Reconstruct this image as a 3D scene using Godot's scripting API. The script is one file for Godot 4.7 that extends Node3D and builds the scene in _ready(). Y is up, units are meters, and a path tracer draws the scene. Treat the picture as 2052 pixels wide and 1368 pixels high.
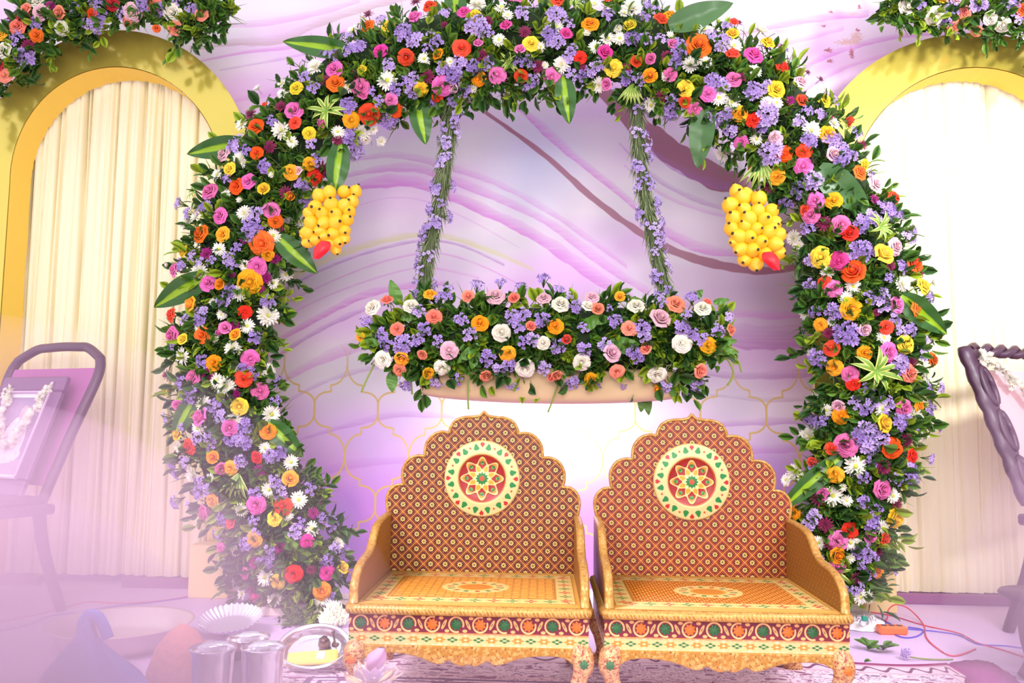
extends Node3D
# A wedding stage: marbled backdrop, two gold arches with curtains, a flower arch, a hanging flower trough, two painted low seats.

const PW = 2052.0
const PH = 1368.0
const FOCAL = 1700.0
const WALL_Z = -4.25
const ARCH_Z = -3.7

var eye: Transform3D
var rng = RandomNumberGenerator.new()
var mats = {}
var shared = {}

func _ready():
	# ---- camera, sky, lamps, exposure
	rng.seed = 4711
	var b = Basis.from_euler(Vector3(deg_to_rad(5.24), deg_to_rad(2.0), deg_to_rad(0.8)), EULER_ORDER_YXZ)
	eye = Transform3D(b, Vector3(0, 0.82, 0))
	var cam = Camera3D.new()
	cam.name = "camera"
	cam.transform = eye
	cam.fov = rad_to_deg(2.0 * atan(PH / 2.0 / FOCAL))
	cam.near = 0.05
	cam.far = 60.0
	cam.current = true
	add_child(cam)
	var env = Environment.new()
	env.background_mode = Environment.BG_COLOR
	env.background_color = Color(0.98, 0.97, 1.0)
	env.background_energy_multiplier = 1.4
	env.tonemap_mode = Environment.TONE_MAPPER_LINEAR
	env.tonemap_exposure = 1.06
	env.sdfgi_enabled = true
	env.ssao_enabled = true
	env.ssil_enabled = true
	env.volumetric_fog_enabled = true
	env.volumetric_fog_density = 0.0
	var we = WorldEnvironment.new()
	we.name = "sky"
	we.environment = env
	add_child(we)
	stage_lights()
	setting()
	gold_arches()
	flower_arch()
	corner_garlands()
	hanging_trough()
	hanging_garlands()
	fruit_clusters()
	seats()
	side_chairs()
	floor_things()
	haze()

func stage_lights():
	# stage lamp above the scene, outside the camera's frame, aimed at the right curtain
	spot("right_stage_lamp", Vector3(2.5, 2.6, -1.2), P(1990, 300, -4.0), 10.0, 40.0, Color(1.0, 0.99, 1.0), 0.2)
	var soft = AreaLight3D.new()  # added unseen soft light from the front that lifts the backdrop
	soft.name = "added_front_fill"
	soft.area_size = Vector2(3.0, 1.4)
	soft.area_normalize_energy = true
	soft.light_energy = 12.0
	soft.light_color = Color(1.0, 0.97, 0.95)
	soft.area_range = 14.0
	soft.area_attenuation = 2.0
	soft.shadow_enabled = true
	add_child(soft)
	soft.look_at_from_position(Vector3(0.2, 2.1, 1.4), Vector3(0.1, 1.0, -4.0), Vector3.UP)
	# unseen pinkish lights added high at both sides to brighten the mist
	spot("added_left_mist_light", Vector3(-1.9, 2.5, -0.9), Vector3(-1.25, 0.0, -2.0), 15.0, 40.0, Color(1.0, 0.92, 0.99), 0.4)
	spot("added_right_mist_light", Vector3(2.0, 2.5, -1.0), Vector3(1.5, 0.0, -2.1), 10.0, 38.0, Color(1.0, 0.92, 0.99), 0.4)

func spot(called, at, target, energy, angle, color, size = 0.14):
	var l = SpotLight3D.new()
	l.name = called
	l.light_color = color
	l.light_energy = energy
	l.spot_angle = angle
	l.spot_angle_attenuation = 1.0
	l.spot_range = 14.0
	l.spot_attenuation = 2.0
	l.light_size = size
	l.shadow_enabled = true
	add_child(l)
	l.look_at_from_position(at, target, Vector3.UP)

# ---------------------------------------------------------------- places
func P(px, py, z) -> Vector3:      # the point of the plane z that the photograph shows at that pixel
	var d = eye.basis * Vector3(px - PW / 2.0, PH / 2.0 - py, -FOCAL)
	return eye.origin + d * ((z - eye.origin.z) / d.z)

func G(px, py, h = 0.0) -> Vector3:   # the same on a level plane
	var d = eye.basis * Vector3(px - PW / 2.0, PH / 2.0 - py, -FOCAL)
	return eye.origin + d * ((h - eye.origin.y) / d.y)

func rnd(a = -1.0, b = 1.0) -> float:
	return rng.randf_range(a, b)

# ---------------------------------------------------------------- nodes
func free_name(parent, called):
	var n = called
	var k = 0
	var used = parent.get_meta("used_names") if parent.has_meta("used_names") else {}
	if used.has(called):
		k = used[called] + 1
		n = "%s_%03d" % [called, k]
	used[called] = k
	parent.set_meta("used_names", used)
	return n

func base(called, label, category, at = Vector3.ZERO, turn = 0.0, group = ""):
	var o = Node3D.new()
	o.name = free_name(self, called)
	add_child(o, true)
	o.position = at
	o.rotation.y = turn
	return tag(o, label, category, group)

func tag(o, label, category, group = ""):
	o.set_meta("label", label)
	o.set_meta("category", category)
	if group:
		o.set_meta("group", group)
	return o

func put(called, mesh, material, parent = null, xf = Transform3D()):
	if parent == null:
		parent = self
	var o = MeshInstance3D.new()
	o.name = free_name(parent, called)
	o.mesh = mesh
	if material is Array:
		for i in material.size():
			if material[i] != null and i < mesh.get_surface_count():
				o.set_surface_override_material(i, material[i])
	else:
		o.material_override = material
	o.transform = xf
	parent.add_child(o, true)
	return o

func structure(called, mesh, material, parent = null, xf = Transform3D()):
	var o = put(called, mesh, material, parent, xf)
	o.set_meta("kind", "structure")
	return o

func copies(called, mesh, material, where, tints, parent, stuff = true):
	var mm = MultiMesh.new()
	mm.transform_format = MultiMesh.TRANSFORM_3D
	mm.use_colors = tints.size() > 0
	mm.mesh = mesh
	mm.instance_count = where.size()
	for i in where.size():
		mm.set_instance_transform(i, where[i])
		if tints.size() > 0:
			mm.set_instance_color(i, tints[i])
	var o = MultiMeshInstance3D.new()
	o.name = free_name(parent, called)
	o.multimesh = mm
	o.material_override = material
	parent.add_child(o, true)
	if stuff:
		o.set_meta("kind", "stuff")
	return o

# ---------------------------------------------------------------- materials
func rgb(r, g, b):
	return Color(r / 255.0, g / 255.0, b / 255.0)

func mat(called, color, rough = 0.6, metal = 0.0):
	if mats.has(called):
		return mats[called]
	var m = StandardMaterial3D.new()
	m.resource_name = called
	m.albedo_color = color
	m.roughness = rough
	m.metallic = metal
	mats[called] = m
	return m

func petal_mat(called, color):
	if mats.has(called):
		return mats[called]
	var m = mat(called, color, 0.62)
	m.metallic_specular = 0.3
	m.backlight_enabled = true
	m.backlight = Color(0.45, 0.45, 0.45)
	return m

func tex_mat(called, tex, rough = 0.5, metal = 0.0, world_scale = 0.0):
	var m = mat(called, Color.WHITE, rough, metal)
	m.albedo_texture = tex
	if world_scale > 0.0:
		m.uv1_triplanar = true
		m.uv1_scale = Vector3.ONE * world_scale
	return m

func paint(w, h, f: Callable):
	var im = Image.create(w, h, false, Image.FORMAT_RGB8)
	for y in h:
		for x in w:
			im.set_pixel(x, y, f.call((x + 0.5) / w, (y + 0.5) / h))
	return ImageTexture.create_from_image(im)

func noise(seed_, freq, octaves = 3):
	var n = FastNoiseLite.new()
	n.seed = seed_
	n.noise_type = FastNoiseLite.TYPE_SIMPLEX_SMOOTH
	n.frequency = freq
	n.fractal_octaves = octaves
	return n

func grain_normal(freq, size = 256):
	var t = NoiseTexture2D.new()
	t.width = size
	t.height = size
	t.seamless = true
	t.as_normal_map = true
	t.bump_strength = 2.0
	t.noise = noise(9, freq, 4)
	return t

# ---------------------------------------------------------------- shapes
func start():
	var st = SurfaceTool.new()
	st.begin(Mesh.PRIMITIVE_TRIANGLES)
	return st

func done(st, mesh = null):
	st.generate_normals()
	return st.commit(mesh) if mesh != null else st.commit()

func quad(st, a, b, c, d, ua = Vector2(0, 0), ub = Vector2(1, 0), uc = Vector2(1, 1), ud = Vector2(0, 1)):
	for k in [[a, ua], [b, ub], [c, uc], [a, ua], [c, uc], [d, ud]]:
		st.set_uv(k[1])
		st.add_vertex(k[0])

func tri(st, a, b, c):
	for k in [a, b, c]:
		st.set_uv(Vector2(0.5, 0.5))
		st.add_vertex(k)

func sheet(st, f: Callable, nu, nv):     # a grid of points f(u, v)
	var rows = []
	for j in nv + 1:
		var row = []
		for i in nu + 1:
			row.append(f.call(float(i) / nu, float(j) / nv))
		rows.append(row)
	for j in nv:
		for i in nu:
			var u0 = float(i) / nu
			var u1 = float(i + 1) / nu
			var v0 = float(j) / nv
			var v1 = float(j + 1) / nv
			quad(st, rows[j][i], rows[j][i + 1], rows[j + 1][i + 1], rows[j + 1][i], Vector2(u0, v0), Vector2(u1, v0), Vector2(u1, v1), Vector2(u0, v1))

func lathe(st, profile, n = 24, at = Transform3D()):     # profile: Vector2(radius, height)
	for j in profile.size() - 1:
		for i in n:
			var a0 = TAU * i / n
			var a1 = TAU * (i + 1) / n
			var p = profile[j]
			var q = profile[j + 1]
			quad(st, at * Vector3(p.x * cos(a0), p.y, p.x * sin(a0)), at * Vector3(p.x * cos(a1), p.y, p.x * sin(a1)), at * Vector3(q.x * cos(a1), q.y, q.x * sin(a1)), at * Vector3(q.x * cos(a0), q.y, q.x * sin(a0)),
				Vector2(float(i) / n, float(j) / profile.size()), Vector2(float(i + 1) / n, float(j) / profile.size()), Vector2(float(i + 1) / n, float(j + 1) / profile.size()), Vector2(float(i) / n, float(j + 1) / profile.size()))

func tube(st, pts, radii, n = 8, flat = 1.0):    # a swept tube with closed ends
	var rings = []
	var up = Vector3(0, 0, 1)
	for i in pts.size():
		var d = (pts[min(i + 1, pts.size() - 1)] - pts[max(i - 1, 0)]).normalized()
		var s = d.cross(up)
		if s.length() < 0.01:
			s = d.cross(Vector3(0, 1, 0))
		s = s.normalized()
		var t = s.cross(d).normalized()
		var r = radii[i] if radii is Array else radii
		var ring = []
		for k in n:
			var a = TAU * k / n
			ring.append(pts[i] + s * cos(a) * r + t * sin(a) * r * flat)
		rings.append(ring)
	for i in pts.size() - 1:
		for k in n:
			var k1 = (k + 1) % n
			quad(st, rings[i][k], rings[i][k1], rings[i + 1][k1], rings[i + 1][k], Vector2(float(k) / n, i), Vector2(float(k + 1) / n, i), Vector2(float(k + 1) / n, i + 1), Vector2(float(k) / n, i + 1))
	for e in [0, pts.size() - 1]:
		for k in range(1, n - 1):
			tri(st, rings[e][0], rings[e][k], rings[e][k + 1])

func smooth_path(pts, per = 6, closed = false):    # Catmull-Rom through the points (2D or 3D)
	var out = []
	var n = pts.size()
	var last = n if closed else n - 1
	for i in last:
		var a = pts[(i - 1 + n) % n] if closed else pts[max(i - 1, 0)]
		var b = pts[i]
		var c = pts[(i + 1) % n]
		var d = pts[(i + 2) % n] if closed else pts[min(i + 2, n - 1)]
		for k in per:
			var t = float(k) / per
			out.append(0.5 * ((2.0 * b) + (c - a) * t + (2.0 * a - 5.0 * b + 4.0 * c - d) * t * t + (3.0 * b - a - 3.0 * c + d) * t * t * t))
	if not closed:
		out.append(pts[n - 1])
	return out

func box(st, lo, hi, bevel = 0.004):     # a box with chamfered edges
	var c = (lo + hi) / 2.0
	var h = (hi - lo) / 2.0
	var e = min(bevel, min(h.x, min(h.y, h.z)) * 0.8)
	st.set_smooth_group(-1)
	for ax in 3:
		var a1 = (ax + 1) % 3
		var a2 = (ax + 2) % 3
		for s in [-1.0, 1.0]:
			var q = []
			for k in [[-1, -1], [1, -1], [1, 1], [-1, 1]]:
				var p = Vector3.ZERO
				p[ax] = s * h[ax]
				p[a1] = k[0] * (h[a1] - e)
				p[a2] = k[1] * (h[a2] - e)
				q.append(c + p)
			if s > 0:
				q.reverse()
			quad(st, q[0], q[1], q[2], q[3])
			for s2 in [-1.0, 1.0]:        # the edge between faces ax and a1
				var r = []
				for k in [[0, -1], [0, 1], [1, 1], [1, -1]]:
					var p = Vector3.ZERO
					p[ax] = s * (h[ax] - (e if k[0] == 1 else 0.0))
					p[a1] = s2 * (h[a1] - (0.0 if k[0] == 1 else e))
					p[a2] = k[1] * (h[a2] - e)
					r.append(c + p)
				quad(st, r[0], r[1], r[2], r[3])
	for sx in [-1.0, 1.0]:
		for sy in [-1.0, 1.0]:
			for sz in [-1.0, 1.0]:
				var g = Vector3(sx, sy, sz)
				tri(st, c + g * (h - Vector3(0, e, e)), c + g * (h - Vector3(e, 0, e)), c + g * (h - Vector3(e, e, 0)))
	st.set_smooth_group(0)

func box_mesh(lo, hi, bevel = 0.004):
	var st = start()
	box(st, lo, hi, bevel)
	return done(st)

func plate(outline, z0, z1, bevel, xf = Transform3D(), uvs = null):   # a flat outline (Vector2s) extruded from z0 to z1, with a chamfered front edge
	var st = start()
	st.set_smooth_group(-1)
	var poly = PackedVector2Array(outline)
	var inner = poly
	if bevel > 0.0:
		var c = Vector2.ZERO
		inner = PackedVector2Array()
		var n = poly.size()
		var sign_ = 1.0 if Geometry2D.is_polygon_clockwise(poly) else -1.0
		for i in n:
			var d = (poly[(i + 1) % n] - poly[(i - 1 + n) % n]).normalized()
			inner.append(poly[i] + Vector2(d.y, -d.x) * sign_ * bevel)
	var idx = Geometry2D.triangulate_polygon(inner)
	var lo = poly[0]
	var hi = poly[0]
	for p in poly:
		lo = Vector2(min(lo.x, p.x), min(lo.y, p.y))
		hi = Vector2(max(hi.x, p.x), max(hi.y, p.y))
	if uvs != null:
		lo = uvs[0]
		hi = uvs[1]
	for i in range(0, idx.size(), 3):
		for k in 3:
			var p = inner[idx[i + k]]
			st.set_uv(Vector2((p.x - lo.x) / (hi.x - lo.x), 1.0 - (p.y - lo.y) / (hi.y - lo.y)))
			st.add_vertex(xf * Vector3(p.x, p.y, z1))
	var n2 = poly.size()
	for i in n2:
		var j = (i + 1) % n2
		if bevel > 0.0:
			quad(st, xf * Vector3(inner[i].x, inner[i].y, z1), xf * Vector3(inner[j].x, inner[j].y, z1), xf * Vector3(poly[j].x, poly[j].y, z1 - bevel), xf * Vector3(poly[i].x, poly[i].y, z1 - bevel))
		quad(st, xf * Vector3(poly[i].x, poly[i].y, z1 - bevel), xf * Vector3(poly[j].x, poly[j].y, z1 - bevel), xf * Vector3(poly[j].x, poly[j].y, z0), xf * Vector3(poly[i].x, poly[i].y, z0))
	var back = Geometry2D.triangulate_polygon(poly)
	for i in range(0, back.size(), 3):
		tri(st, xf * Vector3(poly[back[i]].x, poly[back[i]].y, z0), xf * Vector3(poly[back[i + 2]].x, poly[back[i + 2]].y, z0), xf * Vector3(poly[back[i + 1]].x, poly[back[i + 1]].y, z0))
	return done(st)

func band(outer, inner, z0, z1, xf = Transform3D()):      # a flat band between two open paths of equal length
	var st = start()
	st.set_smooth_group(-1)
	var n = outer.size()
	for i in n - 1:
		var a = outer[i]
		var b = outer[i + 1]
		var c = inner[i + 1]
		var d = inner[i]
		var f = float(i) / n
		var g = float(i + 1) / n
		quad(st, xf * Vector3(a.x, a.y, z1), xf * Vector3(b.x, b.y, z1), xf * Vector3(c.x, c.y, z1), xf * Vector3(d.x, d.y, z1), Vector2(f, 0), Vector2(g, 0), Vector2(g, 1), Vector2(f, 1))
		quad(st, xf * Vector3(a.x, a.y, z0), xf * Vector3(b.x, b.y, z0), xf * Vector3(b.x, b.y, z1), xf * Vector3(a.x, a.y, z1))
		quad(st, xf * Vector3(d.x, d.y, z1), xf * Vector3(c.x, c.y, z1), xf * Vector3(c.x, c.y, z0), xf * Vector3(d.x, d.y, z0))
		quad(st, xf * Vector3(a.x, a.y, z0), xf * Vector3(d.x, d.y, z0), xf * Vector3(c.x, c.y, z0), xf * Vector3(b.x, b.y, z0))
	for e in [0, n - 1]:
		quad(st, xf * Vector3(outer[e].x, outer[e].y, z0), xf * Vector3(outer[e].x, outer[e].y, z1), xf * Vector3(inner[e].x, inner[e].y, z1), xf * Vector3(inner[e].x, inner[e].y, z0))
	return done(st)

func facing(n, at, size, spin = 0.0):      # unit flower (its face towards +z) set at a point, looking along n
	var z = n.normalized()
	var x = Vector3(0, 1, 0).cross(z)
	if x.length() < 0.05:
		x = Vector3(1, 0, 0)
	x = x.normalized()
	var y = z.cross(x)
	return Transform3D(Basis(x, y, z).rotated(z, spin).scaled_local(Vector3.ONE * size), at)

# ---------------------------------------------------------------- flowers (unit width, face towards +z)
func petal(st, a, r0, r1, h, span, curl, drop, wob, nu = 4, nv = 4, z0 = 0.0):
	sheet(st, func(u, v):
		var s = u * 2.0 - 1.0
		var k = sin(v * PI / 2.0)
		var r = lerp(r0, r1, k) + curl * v * v * v + wob * sin(s * 5.0 + a * 3.0) * v
		var z = z0 + h * k - drop * pow(v, 4.0) - 0.09 * s * s * v
		var w = span * (0.45 + 0.55 * sqrt(v)) * (1.0 - 0.28 * v * v * v)
		var ang = a + s * w
		return Vector3(r * cos(ang), r * sin(ang), z), nu, nv)

func rose_mesh(kind):
	var key = "rose%d" % kind
	if shared.has(key):
		return shared[key]
	var st = start()
	var g = RandomNumberGenerator.new()
	g.seed = 100 + kind
	var rows = []          # petals, base radius, rim radius, height, half span, curl, drop
	if kind < 3:
		rows = [[2, 0.01, 0.035, 0.40, 1.9, 0.0, 0.0], [3, 0.03, 0.075, 0.42, 1.4, 0.008, 0.01], [3, 0.05, 0.12, 0.42, 1.35, 0.015, 0.02], [4, 0.06, 0.17, 0.40, 1.15, 0.025, 0.03], [5, 0.08, 0.235, 0.36, 0.95, 0.04, 0.05], [5, 0.10, 0.305, 0.30, 0.88, 0.07, 0.09], [6, 0.10, 0.38, 0.20, 0.76, 0.10, 0.10]]
	elif kind == 3:        # half open
		rows = [[2, 0.02, 0.05, 0.54, 1.8, 0.0, 0.0], [3, 0.05, 0.11, 0.57, 1.4, 0.005, 0.01], [3, 0.07, 0.18, 0.56, 1.35, 0.02, 0.03], [4, 0.09, 0.27, 0.50, 1.05, 0.04, 0.05], [5, 0.1, 0.36, 0.42, 0.85, 0.10, 0.12]]
	else:                  # bud
		rows = [[2, 0.03, 0.06, 0.80, 1.8, 0.0, 0.0], [3, 0.06, 0.13, 0.80, 1.4, -0.01, 0.0], [3, 0.10, 0.22, 0.76, 1.3, -0.03, 0.0], [4, 0.12, 0.32, 0.66, 1.0, 0.02, 0.04]]
	for row in rows:
		var turn = g.randf() * TAU
		for i in row[0]:
			petal(st, turn + TAU * i / row[0] + g.randf_range(-0.15, 0.15), row[1], row[2] * g.randf_range(0.92, 1.06), row[3] * g.randf_range(0.94, 1.04), row[4], row[5], row[6], 0.012, 5, 4)
	var core_top = 0.395 if kind < 3 else (0.53 if kind == 3 else 0.77)
	lathe(st, [Vector2(0.09, core_top * 0.6), Vector2(0.085, core_top * 0.86), Vector2(0.05, core_top * 0.97), Vector2(0.0, core_top)], 9, Transform3D(Basis.from_euler(Vector3(PI / 2.0, 0, 0)), Vector3.ZERO))
	st.generate_normals()
	var m = st.commit()
	var leafy = start()    # the green calyx behind the flower
	for i in 5:
		petal(leafy, TAU * i / 5.0, 0.03, 0.20 if kind < 3 else 0.26, 0.10, 0.34, 0.06, 0.1, 0.0, 2, 3, -0.05)
	tube(leafy, [Vector3(0, 0, 0.05), Vector3(0, 0, -0.35)], 0.035, 5)
	shared[key] = done(leafy, m)
	return shared[key]

func ray_petal(st, a, tilt, length, width, cup):
	var d = Vector3(cos(a) * cos(tilt), sin(a) * cos(tilt), sin(tilt))
	var s = Vector3(-sin(a), cos(a), 0)
	var n = s.cross(d) * -1.0
	var p = []
	for k in 5:
		var t = k / 4.0
		var w = width * [0.35, 0.8, 1.0, 0.95, 0.45][k]
		var c = d * length * t + n * cup * length * t * t
		p.append([c - s * w + n * 0.02 * w, c - n * w * 0.35, c + s * w + n * 0.02 * w])
	for k in 4:
		quad(st, p[k][0], p[k][1], p[k + 1][1], p[k + 1][0])
		quad(st, p[k][1], p[k][2], p[k + 1][2], p[k + 1][1])

func mum_mesh(kind):       # 0 open with a green eye, 1 full pompon, 2 small dark one, 3 seen half closed
	var key = "mum%d" % kind
	if shared.has(key):
		return shared[key]
	var g = RandomNumberGenerator.new()
	g.seed = 300 + kind
	var rows = [[[19, 0.05, 0.5, 0.055], [15, 0.35, 0.40, 0.05]], [[18, 0.0, 0.5, 0.06], [16, 0.35, 0.46, 0.055], [13, 0.7, 0.40, 0.05], [9, 1.1, 0.34, 0.045]], [[14, 0.1, 0.5, 0.06], [11, 0.55, 0.42, 0.055], [8, 1.0, 0.32, 0.05]], [[12, 0.5, 0.5, 0.07], [9, 0.9, 0.45, 0.06]]][kind]
	var st = start()
	for row in rows:
		var turn = g.randf() * TAU
		for i in row[0]:
			ray_petal(st, turn + TAU * i / row[0] + g.randf_range(-0.08, 0.08), row[1] + g.randf_range(-0.12, 0.12), row[2] * g.randf_range(0.85, 1.05), row[3], 0.12 if row[1] > 0.3 else -0.05)
	st.generate_normals()
	var m = st.commit()
	var eye_ = start()
	lathe(eye_, [Vector2(0.12, 0.0), Vector2(0.10, 0.05), Vector2(0.05, 0.085), Vector2(0.0, 0.09)], 9, Transform3D(Basis.from_euler(Vector3(PI / 2.0, 0, 0)), Vector3(0, 0, 0.02)))
	tube(eye_, [Vector3(0, 0, 0.0), Vector3(0, 0, -0.5)], 0.03, 5)
	shared[key] = done(eye_, m)
	return shared[key]

func statice_mesh(kind):   # a head of small papery violet florets on thin green stems
	var key = "statice%d" % kind
	if shared.has(key):
		return shared[key]
	var g = RandomNumberGenerator.new()
	g.seed = 500 + kind
	var st = start()
	var stems = start()
	var n = [13, 10, 7, 5][kind]
	for i in n:
		var a = i * 2.4 + g.randf_range(-0.3, 0.3)
		var r = 0.44 * sqrt((i + 0.4) / n)
		var at = Vector3(r * cos(a), r * sin(a), 0.30 - r * r * 0.8 + g.randf_range(-0.05, 0.08))
		var look = (Vector3(at.x, at.y, 0.35) + Vector3(g.randf_range(-0.2, 0.2), g.randf_range(-0.2, 0.2), 0)).normalized()
		var t = facing(look, at, g.randf_range(0.26, 0.36), g.randf() * TAU)
		for k in 5:        # five ruffled petals in a funnel
			var b = TAU * k / 5.0
			var p0 = t * Vector3(0, 0, -0.25)
			var p1 = t * Vector3(0.42 * cos(b - 0.55), 0.42 * sin(b - 0.55), 0.05)
			var p2 = t * Vector3(0.58 * cos(b - 0.2), 0.58 * sin(b - 0.2), 0.16)
			var p3 = t * Vector3(0.52 * cos(b), 0.52 * sin(b), 0.02)
			var p4 = t * Vector3(0.58 * cos(b + 0.2), 0.58 * sin(b + 0.2), 0.16)
			var p5 = t * Vector3(0.42 * cos(b + 0.55), 0.42 * sin(b + 0.55), 0.05)
			tri(st, p0, p1, p2)
			tri(st, p0, p2, p3)
			tri(st, p0, p3, p4)
			tri(st, p0, p4, p5)
		tube(stems, [at, Vector3(at.x * 0.3, at.y * 0.3, -0.2), Vector3(0, 0, -0.55)], 0.02, 4)
	st.generate_normals()
	shared[key] = done(stems, st.commit())
	return shared[key]

func leaf_mesh():          # one small oval leaf, its base at the origin, along +y, facing +z
	if shared.has("leaf"):
		return shared["leaf"]
	var st = start()
	var ws = [0.04, 0.2, 0.27, 0.22, 0.02]
	for k in 4:
		var y0 = k / 4.0
		var y1 = (k + 1) / 4.0
		var z0 = 0.10 * sin(y0 * PI)
		var z1 = 0.10 * sin(y1 * PI)
		for s in [-1.0, 1.0]:
			quad(st, Vector3(0, y0, z0 - 0.05), Vector3(s * ws[k], y0, z0), Vector3(s * ws[k + 1], y1, z1), Vector3(0, y1, z1 - 0.05))
	shared["leaf"] = done(st)
	return shared["leaf"]

func needle_mesh():
	if shared.has("needle"):
		return shared["needle"]
	var st = start()
	tube(st, [Vector3.ZERO, Vector3(0.03, 0.5, 0.02), Vector3(0, 1.0, 0)], [0.03, 0.026, 0.004], 4)
	shared["needle"] = done(st)
	return shared["needle"]

func leaf_mat():
	var m = mat("small_leaf", Color.WHITE, 0.42)
	m.vertex_color_use_as_albedo = true
	m.backlight_enabled = true
	m.backlight = Color(0.3, 0.3, 0.3)
	return m

func long_leaf(called, a, b, width, za, zb, kind, parent, twist = 0.0):      # a broad pointed leaf from pixel a (base) to pixel b (tip)
	var p = P(a.x, a.y, za)
	var q = P(b.x, b.y, zb)
	var along = q - p
	var to_eye = (eye.origin - p).normalized()
	var side = along.normalized().cross(to_eye).normalized()
	var out = side.cross(along.normalized()) * -1.0
	side = side.rotated(along.normalized(), twist)
	var w = width / 2.0 * abs(za) / FOCAL
	var st = start()
	sheet(st, func(u, v):
		var s = u * 2.0 - 1.0
		var ww = w * pow(sin(PI * pow(0.06 + 0.94 * v, 0.8)), 0.75)
		if v > 0.999:
			ww = 0.0
		return p + along * v + side * s * ww + to_eye * (0.12 * along.length() * sin(v * PI) * 0.6 + abs(s) * ww * 0.28 + 0.004 * sin(v * 19.0 + s * 2.0)), 8, 14)
	var m = mat("plain_long_leaf", rgb(62, 104, 48), 0.38)
	if kind == "striped":
		m = tex_mat("striped_long_leaf", leaf_stripe(), 0.36)
	m.backlight_enabled = true
	m.backlight = Color(0.25, 0.25, 0.25)
	return put(called, done(st), m, parent)

func leaf_stripe():
	if shared.has("stripe"):
		return shared["stripe"]
	var n = noise(5, 0.09)
	shared["stripe"] = paint(96, 128, func(u, v):
		var d = abs(u - 0.5) + n.get_noise_2d(u * 90.0, v * 26.0) * 0.05
		var c = rgb(150, 190, 18).lerp(rgb(44, 92, 26), smoothstep(0.09, 0.17, d))
		return c.lerp(rgb(62, 110, 40), 0.35 + 0.65 * n.get_noise_2d(u * 400.0, v * 8.0)) if d > 0.15 else c.lerp(rgb(112, 160, 20), absf(n.get_noise_2d(u * 300.0, v * 6.0))))
	return shared["stripe"]

func sprig_mat():
	if mats.has("cream_edged_leaf"):
		return mats["cream_edged_leaf"]
	var t = paint(32, 8, func(u, v): return rgb(214, 222, 120) if abs(u - 0.5) > 0.27 else rgb(118, 158, 52))
	var m = tex_mat("cream_edged_leaf", t, 0.42)
	m.backlight_enabled = true
	m.backlight = Color(0.3, 0.3, 0.3)
	return m

func rosette_mesh(n, kind):       # a tuft of narrow arching leaves round a point, facing +z, unit width
	var key = "tuft%d_%d" % [n, kind]
	if shared.has(key):
		return shared[key]
	var st = start()
	var g = RandomNumberGenerator.new()
	g.seed = 700 + n + kind
	for i in n:
		var a = TAU * i / n + g.randf_range(-0.25, 0.25)
		if kind == 1:      # hanging
			a = -PI / 2.0 + (i - n / 2.0) * 0.22
		var l = g.randf_range(0.4, 0.55) * (1.8 if kind == 1 else 1.0)
		var d = Vector3(cos(a), sin(a), 0)
		var s = Vector3(-sin(a), cos(a), 0)
		sheet(st, func(u, v):
			var w = 0.055 * sin(PI * (0.12 + 0.86 * v)) * (u * 2.0 - 1.0)
			return d * l * v + s * w + Vector3(0, 0, 0.22 * sin(v * 2.4) - 0.1 * v - abs(w) * 0.5), 4, 6)
	shared[key] = done(st)
	return shared[key]

const ROSE_COLORS = {
	"P": ["pink_rose", 236, 112, 178], "d": ["deep_pink_rose", 232, 62, 152], "k": ["pale_pink_rose", 238, 186, 198], "o": ["orange_rose", 252, 102, 18], "r": ["vermilion_rose", 246, 62, 30],
	"y": ["yellow_rose", 250, 214, 44], "a": ["amber_rose", 255, 168, 16], "s": ["salmon_rose", 250, 138, 108], "w": ["ivory_rose", 242, 236, 212], "R": ["crimson_rose", 196, 26, 48]}

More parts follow.
